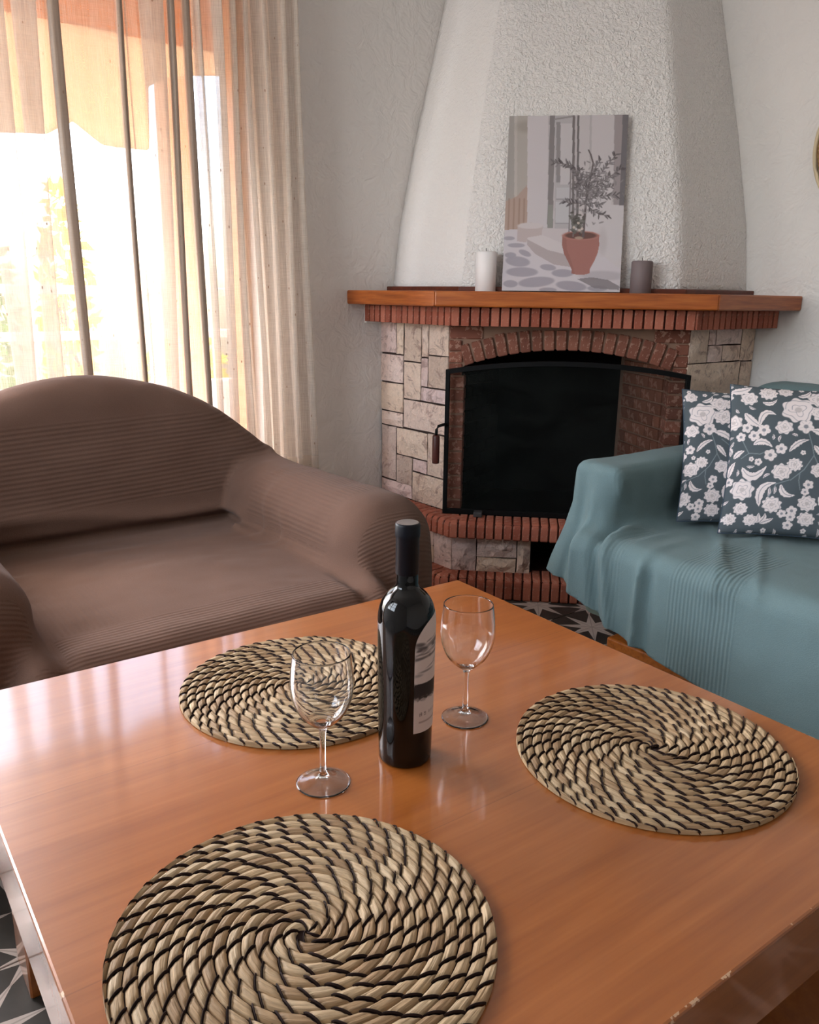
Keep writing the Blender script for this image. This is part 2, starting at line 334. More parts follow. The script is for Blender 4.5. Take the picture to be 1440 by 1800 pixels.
def m_tile():
    """patterned cement tile, 25 cm: a pale eight-point star in the middle, quarter stars in the corners, thin pale lines on charcoal"""
    t = NT('star_pattern_tile'); tc = t.new('ShaderNodeTexCoord'); sp = t.new('ShaderNodeSeparateXYZ'); t.t.links.new(tc.outputs['Object'], sp.inputs[0]); x = t.math('DIVIDE', sp.outputs[0], .25); y = t.math('DIVIDE', sp.outputs[1], .25)
    def star(px, py, R, rin, n=8, ph=0.0):
        ang = t.math('ADD', t.math('ARCTAN2', py, px), ph); rad = t.math('SQRT', t.math('ADD', t.math('MULTIPLY', px, px), t.math('MULTIPLY', py, py)))
        a = t.math('PINGPONG', ang, PI / n)   # 0 at a point, pi/n in a notch
        # straight edge from (R,0) to rin at angle pi/n
        ex_, ey_ = rin * math.cos(PI / n), rin * math.sin(PI / n); dx, dy = ex_ - R, ey_
        num = -R * dy * -1; den_c, den_s = dy, -dx
        edge = t.math('DIVIDE', R * dy, t.math('ADD', t.math('MULTIPLY', t.math('COSINE', a), den_c), t.math('MULTIPLY', t.math('SINE', a), den_s)))
        ins = t.math('LESS_THAN', rad, edge); rib = t.math('LESS_THAN', t.math('MULTIPLY', rad, t.math('SINE', a)), .006)
        return ins, rib
    s1, r1 = star(x, y, .485, .155)
    cx = t.math('SUBTRACT', t.math('ABSOLUTE', x), .5); cy = t.math('SUBTRACT', t.math('ABSOLUTE', y), .5); s2, r2 = star(cx, cy, .30, .10, 8, 0.0)
    pat = t.math('MAXIMUM', s1, s2); co = t.coord(); wear = t.noise(co, 22, 5)
    dark = t.mix(wear, rgba((46, 44, 42)), rgba((70, 68, 64))); light = t.mix(wear, rgba((168, 156, 148)), rgba((204, 194, 188)))
    light = t.mix(t.math('MULTIPLY', t.math('MAXIMUM', r1, r2), .5), light, rgba((120, 112, 106)))
    return t.fin(t.mix(pat, dark, light), .38, spec=.4)
MAT['tile'] = m_tile()
MAT['tile_grout'] = plain('floor_grout', (150, 140, 130), .9)
MAT['rattan'] = m_wood('woven_rattan', (96, 66, 34), (136, 100, 58), (166, 130, 84), .6, grain=(40, 40, 40))
MAT['rattan_rim'] = plain('pale_rattan_rim', (206, 186, 152), .6)


# ================================================================== the room
def multi_box(name, boxes, mat):
    V, Fq = [], []
    for (x0, x1, y0, y1, z0, z1) in boxes:
        b = len(V); V += [(x, y, z) for z in (z0, z1) for (x, y) in ((x0, y0), (x1, y0), (x1, y1), (x0, y1))]
        Fq += [tuple(b + i for i in q) for q in ((3, 2, 1, 0), (4, 5, 6, 7), (0, 1, 5, 4), (1, 2, 6, 5), (2, 3, 7, 6), (3, 0, 4, 7))]
    return mesh(name, V, Fq, mat)
T = .2
tag(link('wall_left', multi_box('wall_left', [(-T, 1.55, -T, 0, 0, ROOM_Z), (3.85, ROOM_X + T, -T, 0, 0, ROOM_Z), (1.55, 3.85, -T, 0, 2.25, ROOM_Z)], MAT['wall'])), 'grey white plastered wall with the curtained balcony opening', kind='structure')
tag(link('wall_right', multi_box('wall_right', [(-T, 0, 0, ROOM_Y + T, 0, ROOM_Z)], MAT['wall'])), 'white plastered wall behind the teal sofa', kind='structure')
tag(link('wall_back', multi_box('wall_back', [(0, ROOM_X + T, ROOM_Y, ROOM_Y + T, 0, ROOM_Z)], MAT['wall'])), 'white plastered wall behind the viewer', kind='structure')
tag(link('wall_side', multi_box('wall_side', [(ROOM_X, ROOM_X + T, 0, .55, 0, ROOM_Z), (ROOM_X, ROOM_X + T, 1.95, ROOM_Y, 0, ROOM_Z), (ROOM_X, ROOM_X + T, .55, 1.95, 0, 1.0), (ROOM_X, ROOM_X + T, .55, 1.95, 2.25, ROOM_Z)], MAT['wall'])), 'white plastered side wall left of the viewer', kind='structure')
tag(link('ceiling', multi_box('ceiling', [(-T, ROOM_X + T, -T, ROOM_Y + T, ROOM_Z, ROOM_Z + .15)], MAT['ceiling'])), 'white plastered ceiling', kind='structure')
floor = tag(link('floor', multi_box('floor', [(-T, ROOM_X + T, -T, ROOM_Y + T, -.06, -.004)], MAT['tile_grout'])), 'charcoal floor tiles with pale star pattern', kind='structure')
tile_me = box_mesh('tile', -.1240, .1240, -.1240, .1240, -.010, 0, MAT['tile'], .0012)
for i in range(17):
    for j in range(17):
        link('tile', tile_me, floor, (.145 - .25 + .25 * i + (0), .06 + .25 * j, 0))

def framed_window(name, label, axis, a0, a1, z0, z1, at, mullions, rails):
    bx = []
    def bar(p0, p1, q0, q1, d0=-.03, d1=.03):
        return (p0, p1, at + d0, at + d1, q0, q1) if axis == 'x' else (at + d0, at + d1, p0, p1, q0, q1)
    fr = [bar(a0, a0 + .06, z0, z1), bar(a1 - .06, a1, z0, z1), bar(a0 + .06, a1 - .06, z1 - .06, z1), bar(a0 + .06, a1 - .06, z0, z0 + .06)]
    for m in mullions: fr.append(bar(m - .04, m + .04, z0 + .06, z1 - .06))
    w = tag(link(name, multi_box(name, fr, MAT['white'])), label, kind='structure')
    edges = [a0 + .06] + [e for m in mullions for e in (m - .04, m + .04)] + [a1 - .06]
    for k in range(0, len(edges), 2):
        link('pane', multi_box('pane', [bar(edges[k], edges[k + 1], z0 + .06, z1 - .06, -.003, .003)], MAT['window_glass']), w)
        for r in rails: link('glazing_bar', multi_box('glazing_bar', [bar(edges[k], edges[k + 1], r - .014, r + .014, -.014, .014)], MAT['white']), w)
    return w
framed_window('window_2', 'white side window with glazing bars left of the viewer', 'y', .55, 1.95, 1.0, 2.25, ROOM_X + .04, [1.25], [1.42, 1.83])
# open balcony doorway behind the curtain: outer lining only, its leaves are folded outwards
link_ = tag(link('window_1', multi_box('window_1', [(1.55, 1.59, -.17, -.06, 0, 2.25), (3.81, 3.85, -.17, -.06, 0, 2.25), (1.59, 3.81, -.17, -.06, 2.21, 2.25)], MAT['outdoor_wood'])), 'wooden lining of the balcony doorway behind the curtain', kind='structure')

# ================================================================== outside the doorway
tag(link('terrace_floor', multi_box('terrace_floor', [(-3, 7, -2.75, -T, -.12, -.02)], MAT['terrace'])), 'pale sunlit terrace floor outside the doorway', kind='structure')
tag(link('porch_roof', multi_box('porch_roof', [(-3, 7, -1.3, -T, 2.62, 2.70)], MAT['outdoor_wood'])), 'orange pine porch roof over the terrace', kind='structure')
tag(link('porch_pillar', box_mesh('porch_pillar', .89, 1.06, -2.10, -1.94, -.02, 2.36, MAT['pillar'], .012, 2)), 'peach painted square porch pillar beyond the curtain', 'pillar')
bal = thing('balustrade', 'white terrace balustrade with two rails behind the curtain', 'balustrade', (1, -2.35, -.02))
for z, h in ((1.08, .05), (.82, .05)): link('rail', box_mesh('rail', -3.5, 5, -.03, .03, z, z + h, MAT['parapet'], .008), bal)
link('low_wall', box_mesh('low_wall', -3.5, 5, -.06, .06, 0, .55, MAT['parapet'], .008), bal)
for k in range(8): link('baluster_post', box_mesh('baluster_post', -3.3 + 1.1 * k, -3.22 + 1.1 * k, -.028, .028, .55, 1.08, MAT['parapet'], .006), bal)
def blind():
    t = thing('window_blind', 'orange slatted blind with peach fabric edge hanging outside the doorway', 'blind', (0, -.35, 0))
    xs_ = [1.30, 1.47, 1.65, 1.735, 1.775, 1.785, 1.84, 1.90, 1.952, 2.00, 2.041, 2.09, 2.127, 2.3, 2.6, 2.9, 3.3, 3.6]; zs_ = [1.86, 1.855, 1.83, 1.80, 1.775, 1.566, 1.565, 1.563, 1.566, 1.60, 1.631, 1.605, 1.582, 1.564, 1.60, 1.57, 1.60, 1.58]
    n = 130; V = []; Fq = []; m = 8
    for i in range(n + 1):
        x = 1.3 + 1.4 * i / n; zb = float(np.interp(x, xs_, zs_))
        for j in range(m + 1): q = j / m; V.append((x, .008 * math.sin(x * 17 + q), 1.93 * (1 - q) + zb * q))
    for i in range(n):
        for j in range(m): a = i * (m + 1) + j; Fq.append((a, a + m + 1, a + m + 2, a + 1))
    o = link('fabric_edge', mesh('fabric_edge', V, Fq, MAT['awning'], True), t); md = o.modifiers.new('thick', 'SOLIDIFY'); md.thickness = .003
    sm = box_mesh('slat', 1.3, 2.7, -.004, .004, 0, .0245, MAT['slat'], .002)
    for k in range(20): link('slat', sm, t, (0, .004 * (k % 2), 1.925 + k * .0235), (math.radians(4 * (-1) ** k), 0, 0))
    for x in (1.45, 2.45): link('cord', tube_mesh('cord', [(x, .012, 1.6), (x, .012, 2.42)], .0022, MAT['bark'], 6), t)
    link('head_rail', box_mesh('head_rail', 1.3, 2.7, -.03, .03, 2.395, 2.44, MAT['outdoor_wood'], .004), t)
    for x in (1.4, 2.6): link('hanger', box_mesh('hanger', x - .012, x + .012, -.01, .148, 2.44, 2.455, MAT['iron']), t)
blind()
def shrub(name, label, loc, rx, rz, n, mat, seed):
    rs = np.random.RandomState(seed); t = thing(name, label, 'shrub', loc); V = []; Fq = []
    for k in range(n):
        d = rs.normal(size=3); d /= np.linalg.norm(d); p = d * rs.uniform(.45, 1) ** .5 * np.array([rx, rx * .7, rz]) + np.array([0, 0, rz + .15])
        a = rs.normal(size=3); a /= np.linalg.norm(a); b = np.cross(a, rs.normal(size=3)); b /= np.linalg.norm(b); L = rs.uniform(.04, .075); W = L * .42; c = len(V)
        V += [p - a * L, p + b * W, p + a * L, p - b * W]; Fq.append((c, c + 1, c + 2, c + 3))
    tag(link('foliage', mesh('foliage', V, Fq, mat), t), kind='stuff')
    for k in range(4): link('stem', tube_mesh('stem', [(0, 0, 0), (rs.uniform(-.1, .1), 0, .4), (rs.uniform(-.5, .5) * rx, 0, rz * 1.3)], [.02, .015, .006], MAT['bark'], 6), t)
shrub('leafy_shrub', 'green leafy shrub at the far left behind the curtain', (2.08, -2.72, -.02), .36, .75, 900, MAT['leaf_green'], 1)
shrub('flowering_shrub', 'yellow green flowering shrub behind the curtain', (1.44, -2.75, -.02), .17, .80, 420, MAT['leaf_yellow'], 2)
shrub('low_shrub', 'low yellow green shrub beside the porch pillar', (.70, -2.72, -.02), .30, .36, 420, MAT['leaf_yellow'], 3)

# ================================================================== curtain
def curtain():
    pleats = [(1.802, .010), (1.862, .008), (1.925, .030), (2.035, .008), (2.212, .013), (2.300, .034), (2.390, .040), (2.50, .03)]
    FOLD = []
    def path(zt):   # zt 0 bottom .. 1 top
        pts = []; FOLD.clear()
        n = 150   # gathered edge: deep waves
        for i in range(n):
            t = i / n; X = 1.385 + .385 * t
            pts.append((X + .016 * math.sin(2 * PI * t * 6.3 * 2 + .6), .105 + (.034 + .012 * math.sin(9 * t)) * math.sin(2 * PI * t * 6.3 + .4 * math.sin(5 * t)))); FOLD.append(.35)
        xs = 1.77; k = 0; X = xs
        for (c, hw) in pleats + [(2.62, 0)]:
            hw2 = hw * (.45 + .75 * zt)
            m = 14
            for i in range(m):
                t = i / m; Xa = X + (c - hw2 - X) * 0 + (c + hw2 - X) * t
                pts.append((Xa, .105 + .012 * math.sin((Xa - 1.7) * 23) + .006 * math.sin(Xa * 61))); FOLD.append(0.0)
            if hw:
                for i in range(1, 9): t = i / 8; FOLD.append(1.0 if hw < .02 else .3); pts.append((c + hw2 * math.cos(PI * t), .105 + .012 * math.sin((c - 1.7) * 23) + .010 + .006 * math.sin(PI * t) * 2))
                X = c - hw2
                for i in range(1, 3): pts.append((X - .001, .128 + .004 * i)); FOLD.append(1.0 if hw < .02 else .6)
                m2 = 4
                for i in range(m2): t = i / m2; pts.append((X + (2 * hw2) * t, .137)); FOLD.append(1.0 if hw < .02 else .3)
                X = c + hw2
        return pts
    rows = 30; P0 = path(0); m = len(P0); V = np.zeros((rows + 1, m, 3)); 
    for r in range(rows + 1):
        zt = r / rows; p = np.array(path(zt)); sway = .012 * np.sin(p[:, 0] * 9 + zt * 4) * (1 - zt); V[r, :, 0] = 2.0 + (p[:, 0] - 2.0) * (1 - .10 * zt * (p[:, 0] < 2.0)) + .012 * (p[:, 0] < 2.0) + .006 * np.sin(zt * 6 + p[:, 0] * 30); V[r, :, 1] = np.clip(p[:, 1] + sway, .03, .19); V[r, :, 2] = .02 + 2.40 * zt
    s = np.concatenate([[0], np.cumsum(np.linalg.norm(np.diff(V[rows // 2], axis=0), axis=1))])
    i, j = np.meshgrid(np.arange(rows), np.arange(m - 1), indexing='ij'); Fq = np.stack([i * m + j, i * m + j + 1, (i + 1) * m + j + 1, (i + 1) * m + j], -1).reshape(-1, 4)
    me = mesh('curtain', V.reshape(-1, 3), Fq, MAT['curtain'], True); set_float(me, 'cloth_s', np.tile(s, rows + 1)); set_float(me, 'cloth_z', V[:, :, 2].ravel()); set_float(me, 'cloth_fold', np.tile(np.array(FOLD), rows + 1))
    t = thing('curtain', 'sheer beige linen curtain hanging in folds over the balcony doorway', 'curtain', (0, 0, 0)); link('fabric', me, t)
    t2 = thing('curtain_rod', 'dark metal rod above the beige curtain', 'curtain rod', (2.6, .105, 2.44)); link('rod', tube_mesh('rod', [(-1.3, 0, 0), (1.3, 0, 0)], .012, MAT['iron'], 10), t2)
    for x in (-1.0, 1.0): link('bracket', tube_mesh('bracket', [(x, -.1, 0), (x, 0, 0)], .008, MAT['iron'], 8), t2)
curtain()

# ================================================================== fireplace (local frame: x along the front, y into the corner)
W, LC = .424, .42
fp = thing('fireplace', 'corner fireplace of stone and brick with wooden mantel and tapered white hood', 'fireplace', (.7071 * (W + R2 * LC), .7071 * (W + R2 * LC), 0), math.radians(135))
def outline(f, c):
    hw = W + c * R2 - f; e = (W + LC / R2 + c / R2, LC / R2 - c / R2)
    return [(-e[0], e[1]), (-hw, -f), (hw, -f), (e[0], e[1])]
BACK = (0, W + R2 * LC - .002)
def shrink(p, k=.002): return (p[0] * (1 - k), p[1])
def slab(name, f, c, z0, z1, mat, bevel=0):
    o = outline(f, c); return link(name, prism_mesh(name, [shrink(o[0]), o[1], o[2], shrink(o[3]), BACK], z0, z1, mat, bevel), fp)
def nose_brick(name, w, d, h, r, mat, both=False):
    """brick on edge with rounded front top edge; front face at y=0, reaches back to y=d, z from 0 to h"""
    prof = [(d, 0), (r * .25, 0), (0, r * .25)]
    for k in range(5): a = PI / 2 * k / 4; prof.append((r - r * math.cos(a), h - r + r * math.sin(a)))
    prof.append((d, h)); n = len(prof); b = .0022; V = []; Fq = []
    cen = (d / 2, h / 2)
    for x, ins in ((-w / 2, b), (-w / 2 + b, 0), (w / 2 - b, 0), (w / 2, b)):
        for (y, z) in prof: V.append((x, y + (ins if y < cen[0] else 0), z + (ins if z < cen[1] else -ins)))
    for s in range(3):
        for k in range(n): Fq.append((s * n + k, s * n + (k + 1) % n, (s + 1) * n + (k + 1) % n, (s + 1) * n + k))
    Fq.append(tuple(range(n))[::-1]); Fq.append(tuple(3 * n + k for k in range(n)))
    me = mesh(name, V, Fq, mat); bm = bmesh.new(); bm.from_mesh(me); bmesh.ops.recalc_face_normals(bm, faces=bm.faces); bm.to_mesh(me); bm.free(); return me
def course(part_name, f, c, z0, z1, depth_f, depth_c, r, mat, seed, pitch=.0335):
    rs = random.Random(seed); part = slab(part_name, f - .007, c - .007, z0 + .003, z1 - .006, MAT['mortar']); o = outline(f, c)
    for (p, q, ang, dep) in ((o[0], o[1], -PI / 4, depth_c), (o[1], o[2], 0, depth_f), (o[2], o[3], PI / 4, depth_c)):
        L = math.dist(p, q); n = round(L / pitch); st = L / n; ms = [nose_brick('brick', st - .0058 + rs.uniform(-.0012, .0008), dep, z1 - z0, r, mat) for _ in range(3)]
        for k in range(n):
            t = (k + .5) / n; x = p[0] + (q[0] - p[0]) * t; y = p[1] + (q[1] - p[1]) * t; j = rs.uniform(-.0018, .0018)
            nx, ny = math.sin(ang), -math.cos(ang)
            link('brick', ms[rs.randrange(3)], part, (x + nx * j, y + ny * j, z0 + rs.uniform(-.0006, .0006)), (0, 0, ang + rs.uniform(-.012, .012)))
    return part
course('base_course', .16, .112, 0, .082, .12, .09, .022, MAT['brick'], 1)
course('hearth_course', .14, .078, .222, .287, .145, .085, .020, MAT['brick'], 2)
course('mantel_course', .125, .078, .980, 1.043, .07, .07, .004, MAT['brick'], 3)

def stone_mesh(w, h, d, seed, rough=.005):
    rs = np.random.RandomState(seed); nx = max(2, min(5, int(w / .04))); nz = max(2, min(5, int(h / .04))); V = []; Fq = []
    for i in range(nx + 1):
        for k in range(nz + 1):
            edge = i in (0, nx) or k in (0, nz); x = -w / 2 + w * i / nx; z = h * k / nz
            if not edge: x += rs.uniform(-.2, .2) * w / nx; z += rs.uniform(-.2, .2) * h / nz
            else: x += rs.uniform(-.0012, .0012); z += rs.uniform(-.0012, .0012)
            V.append((x, .004 + rs.uniform(0, .002) if edge else -rs.uniform(0, rough), z))
    idx = lambda i, k: i * (nz + 1) + k
    for i in range(nx):
        for k in range(nz): Fq.append((idx(i, k), idx(i + 1, k), idx(i + 1, k + 1), idx(i, k + 1)))
    ring = [idx(i, 0) for i in range(nx)] + [idx(nx, k) for k in range(nz)] + [idx(i, nz) for i in range(nx, 0, -1)] + [idx(0, k) for k in range(nz, 0, -1)]
    b = len(V)
    for r in ring: V.append((V[r][0], d, V[r][2]))
    for k in range(len(ring)): Fq.append((ring[(k + 1) % len(ring)], ring[k], b + k, b + (k + 1) % len(ring)))
    Fq.append(tuple(range(b, b + len(ring)))[::-1])
    return mesh('stone', V, Fq, MAT['stone'])
# masonry core behind the facing: two side blocks, a back block and the hood floor, leaving the firebox free
XO, ZS, ZA = .362, .838, .897
core = link('masonry_core', multi_box('masonry_core', [(-.30, .30, .43, .55, .0, .985)], MAT['soot']), fp)
for sx in (-1, 1):
    pts = [(sx * (W - .0085), .010), (sx * (W + LC / R2 - .0085), LC / R2 + .0), (sx * .20, .80), (sx * .286, .44), (sx * (XO + .036), .11), (sx * (XO + .010), .012)]
    if sx > 0: pts = pts[::-1]
    link('side_core', prism_mesh('side_core', pts, .08, .984, MAT['grout']), core)
link('hearth_bed', multi_box('hearth_bed', [(-.37, .37, -.02, .45, .2, .284)], MAT['soot']), core)
link('smoke_shelf', multi_box('smoke_shelf', [(-.37, .37, .10, .45, .965, .984)], MAT['soot']), core)
LEFT = [(.423, .32, .979, .86), (.318, .274, .979, .858), (.268, .164, .979, .835), (.160, .121, .979, .857), (.117, .004, .979, .866), (.117, .004, .863, .746), (.160, .121, .852, .746), (.420, .272, .853, .746), (.268, .163, .830, .690), (.158, .004, .741, .691), (.420, .272, .741, .630), (.413, .272, .625, .572), (.267, .004, .684, .576), (.413, .315, .567, .350), (.311, .116, .567, .462), (.112, .004, .570, .409), (.311, .209, .457, .345), (.205, .116, .457, .409), (.205, .004, .403, .290), (.413, .209, .344, .290)]
RIGHT = [(.002, .112, .979, .861), (.116, .158, .979, .923), (.162, .325, .979, .922), (.116, .206, .919, .861), (.210, .325, .918, .861), (.329, .420, .979, .859), (.002, .338, .857, .738), (.342, .420, .855, .735), (.002, .112, .734, .62), (.116, .25, .734, .60), (.254, .42, .731, .56), (.002, .112, .616, .46), (.116, .25, .596, .50), (.254, .42, .556, .42), (.116, .25, .496, .29), (.002, .112, .456, .29), (.254, .42, .416, .29)]
lw = link('stone_cheek', prism_mesh('stone_cheek', [(-W + .012, .012), (-W - LC / R2 + .012, LC / R2), (-W - LC / R2 + .03, LC / R2 + .006), (-W + .03, .02)][::-1], .284, .982, MAT['grout']), fp); tag(lw, 'window side cheek of pinkish stones')
rw = link('stone_cheek', prism_mesh('stone_cheek', [(W - .012, .012), (W + LC / R2 - .012, LC / R2), (W + LC / R2 - .03, LC / R2 + .006), (W - .03, .02)], .284, .982, MAT['grout']), fp)
G = .0016
for k, (s0, s1, zt, zb) in enumerate(LEFT):
    s = (s0 + s1) / 2; link('stone', stone_mesh(abs(s0 - s1) - .002, zt - zb - .001, .03, 10 + k), lw, (-W - s / R2, s / R2, zb), (0, 0, -PI / 4))
for k, (s0, s1, zt, zb) in enumerate(RIGHT):
    s = (s0 + s1) / 2; link('stone', stone_mesh(abs(s0 - s1) - .002, zt - zb - .001, .03, 50 + k), rw, (W + s / R2, s / R2, zb), (0, 0, PI / 4))
# plinth band of split stones under the hearth, with the log niche
F2, C2 = .085, .035
o = outline(F2, C2); oc = outline(F2 - .014, C2 - .014)
band = link('plinth_band', prism_mesh('plinth_band', [shrink(oc[0]), oc[1], (-.094, -F2 + .014), (-.094, .19), (-.2, .5)], .081, .223, MAT['grout']), fp)
link('plinth_core', prism_mesh('plinth_core', [shrink(oc[3]), (.2, .5), (.262, .19), (.262, -F2 + .014), oc[2]], .081, .223, MAT['grout']), band)
link('niche_back', multi_box('niche_back', [(-.12, .28, .16, .2, .08, .224)], MAT['soot']), band)
for k, (x0, x1, z0, z1) in enumerate([(-.384, -.296, .081, .221), (-.292, -.146, .139, .221), (-.292, -.146, .081, .135), (-.142, -.094, .081, .221), (.262, .386, .081, .221)]):
    link('stone', stone_mesh(x1 - x0, z1 - z0, .04, 80 + k, .015), band, ((x0 + x1) / 2, -F2, z0))
for sx in (-1, 1):
    p, q = (o[1], o[0]) if sx < 0 else (o[2], o[3]); L = math.dist(p, q); d = ((q[0] - p[0]) / L, (q[1] - p[1]) / L)
    for k, (s0, s1, z0, z1) in enumerate([(.004, .105, .081, .221), (.109, .24, .15, .221), (.109, .24, .081, .146), (.244, .34, .081, .221), (.344, L - .004, .081, .221)]):
        s = (s0 + s1) / 2; link('stone', stone_mesh(s1 - s0, z1 - z0, .04, 90 + k + 9 * sx, .015), band, (p[0] + d[0] * s, p[1] + d[1] * s, z0), (0, 0, PI / 4 * sx))
link('niche_lining', multi_box('niche_lining', [(-.094, -.088, -F2 + .02, .2, .08, .224), (.256, .262, -F2 + .02, .2, .08, .224)], MAT['soot']), band)
# brick arch over the firebox
ARC_C = ZA - ((XO - .01) ** 2 + (ZA - ZS) ** 2) / (2 * (ZA - ZS)); ARC_R = ZA - ARC_C; AMAX = math.asin((XO - .005) / ARC_R)
def arch_back():
    n = 40; V = []; Fq = []
    for y in (.010, .09):
        for i in range(n + 1):
            x = -W + .004 + (2 * W - .008) * i / n; zb = ARC_C + math.sqrt(max(ARC_R ** 2 - x * x, 0)) if abs(x) < XO else ZS - .02
            V.append((x, y, zb + .004)); V.append((x, y, .982))
    m = 2 * (n + 1)
    for i in range(n): a = 2 * i; Fq += [(a, a + 2, a + 3, a + 1), (m + a, m + a + 1, m + a + 3, m + a + 2), (a, m + a, m + a + 2, a + 2)]
    return mesh('arch', V, Fq, MAT['mortar_light'])
arch = link('arch', arch_back(), fp)
NA = 18; rs = random.Random(8)
for k in range(NA):
    a = -AMAX * .965 + 2 * AMAX * .965 * k / (NA - 1); wv = 2 * AMAX * ARC_R / NA - .006; h = min(.082, (.976 - ARC_C) / math.cos(a) - ARC_R - .002) if abs(a) > .05 else .078; h = min(.080, h) * rs.uniform(.9, 1)
    me = box_mesh('brick', -wv / 2, wv / 2, 0, .075, 0, h, MAT['brick_dark'], .003); link('brick', me, arch, (ARC_R * math.sin(a), rs.uniform(-.004, .003), ARC_C + ARC_R * math.cos(a)), (0, a, 0))
for sx in (-1, 1):   # spandrel bricks above the springing
    for (x0, x1, z0, z1) in ((.372, .420, .80, .842), (.372, .420, .846, .884), (.376, .420, .888, .925), (.300, .420, .930, .975)):
        xa, xb = (x0, x1) if sx > 0 else (-x1, -x0); link('brick', box_mesh('brick', xa, xb, rs.uniform(.0, .004), .06, z0, z1, MAT['brick_dark'], .003), arch)
for sx in (-1, 1):   # jambs
    jp = link('jamb', multi_box('jamb', [(min(sx * XO, sx * (W - .006)) + .003, max(sx * XO, sx * (W - .006)) - .003, .0065, .09, .287, .80)], MAT['mortar_light']), fp); nb = 11
    for k in range(nb):
        z0 = .289 + k * .0465; xa, xb = sorted((sx * XO, sx * (W - .006))); link('brick', box_mesh('brick', xa, xb, rs.uniform(.001, .005), .10, z0, z0 + .040, MAT['brick_dark'], .003), jp)
# brick lining of the firebox sides (splayed)
for sx in (-1, 1):
    a0, a1 = Vector((sx * XO, .10, 0)), Vector((sx * .245, .428, 0)); d = (a1 - a0); L = d.length; d.normalize(); ang = math.atan2(d.y, d.x); nin = Vector((-sx * abs(d.y), -abs(d.x), 0)).normalized() if True else None
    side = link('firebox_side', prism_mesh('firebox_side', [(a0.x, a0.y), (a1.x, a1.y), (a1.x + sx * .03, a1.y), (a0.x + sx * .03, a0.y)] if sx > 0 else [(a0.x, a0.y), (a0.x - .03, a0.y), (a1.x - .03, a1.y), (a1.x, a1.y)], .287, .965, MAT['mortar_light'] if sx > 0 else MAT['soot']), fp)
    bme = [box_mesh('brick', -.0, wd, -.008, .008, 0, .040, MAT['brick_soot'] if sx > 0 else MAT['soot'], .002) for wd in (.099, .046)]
    row = 0; z = .290
    while z < .93:
        s = 0.0 if row % 2 == 0 else -.0
        segs = [(0, 0), (.105, 0), (.210, 0)] if row % 2 == 0 else [(0, 1), (.052, 0), (.157, 0), (.262, 1)]
        for (s0, kind) in segs: p = a0 + d * s0; link('brick', bme[kind], side, (p.x, p.y, z), (0, 0, ang))
        z += .0465; row += 1
# wooden mantel: three mitred boards and a dark back trim
oo, oi = outline(.19, .16), outline(-.12, -.12)
for (i0, i1, rz, lab) in ((0, 1, -PI / 4, 0), (1, 2, 0, 1), (2, 3, PI / 4, 2)):
    pts = [oo[i0], oo[i1], oi[i1], oi[i0]]; R = Matrix.Rotation(-rz, 3, 'Z'); lp = [tuple((R @ Vector((p[0], p[1], 0)))[:2]) for p in pts]
    link('mantel_board', prism_mesh('mantel_board', lp, 1.0445, 1.096, MAT['mantel'], .006, 3), fp, (0, 0, 0), (0, 0, rz))
oo, oi = outline(-.010, -.030), outline(-.06, -.08)
for (i0, i1) in ((0, 1), (1, 2), (2, 3)): link('mantel_trim', prism_mesh('mantel_trim', [oo[i0], oo[i1], oi[i1], oi[i0]], 1.096, 1.113, MAT['mantel_dark'], .003, 2), fp)
o_ = outline(.118, .072); link('plaster_edge', prism_mesh('plaster_edge', [(o_[0][0] - .006, o_[0][1] - .001), (o_[0][0] + .004, o_[0][1] - .011), (o_[0][0] + .05, o_[0][1] + .03), (o_[0][0] + .035, o_[0][1] + .045)], .972, 1.043, MAT['white'], .003), fp)
# plastered hood
def hood():
    zt = [1.097, 1.34, 1.67, 2.10, ROOM_Z - .002]; ct = [-.060, -.090, -.165, -.280, -.445]; ft = [-.035, -.061, -.136, -.250, -.41]
    nz = 46; rings = []
    for k in range(nz + 1):
        z = zt[0] + (zt[-1] - zt[0]) * k / nz; c = np.interp(z, zt, ct); f = np.interp(z, zt, ft)
        o = outline(f, c); ring = []
        def seg(p, q, n):
            for i in range(n): t = i / n; ring.append((p[0] + (q[0] - p[0]) * t, p[1] + (q[1] - p[1]) * t))
        def corner(p, q, r, rad):
            a = Vector(p) - Vector(q); b = Vector(r) - Vector(q); la, lb = a.length, b.length; a.normalize(); b.normalize(); A = Vector(q) + a * rad; B = Vector(q) + b * rad; Q = Vector(q)
            return A, B, [tuple(A * (1 - t) ** 2 + Q * 2 * t * (1 - t) + B * t * t) for t in [i / 6 for i in range(7)]]
        A1, B1, c1 = corner(o[0], o[1], o[2], .075); A2, B2, c2 = corner(o[1], o[2], o[3], .030)
        seg(o[0], A1, 12); ring += c1[:-1]; seg(B1, A2, 20); ring += c2[:-1]; seg(B2, o[3], 12); ring.append(o[3]); ring.append(BACK); rings.append([(x * .998, y, z) for x, y in ring])
    n = len(rings[0]); V = [p for r in rings for p in r]; Fq = []
    for k in range(nz):
        for i in range(n): Fq.append((k * n + i, k * n + (i + 1) % n, (k + 1) * n + (i + 1) % n, (k + 1) * n + i))
    Fq.append(tuple(range(n))[::-1]); Fq.append(tuple(nz * n + i for i in range(n)))
    me = mesh('hood', V, Fq, [MAT['hood'], MAT['hood_smooth']]); me.polygons.foreach_set('material_index', [1 if (len(p.vertices) == 4 and max(v % n for v in p.vertices) <= 14) else 0 for p in me.polygons])
    me.polygons.foreach_set('use_smooth', [len(p.vertices) == 4 and not any((v % n) >= n - 2 for v in p.vertices) for p in me.polygons]); return me
link('hood', hood(), fp)

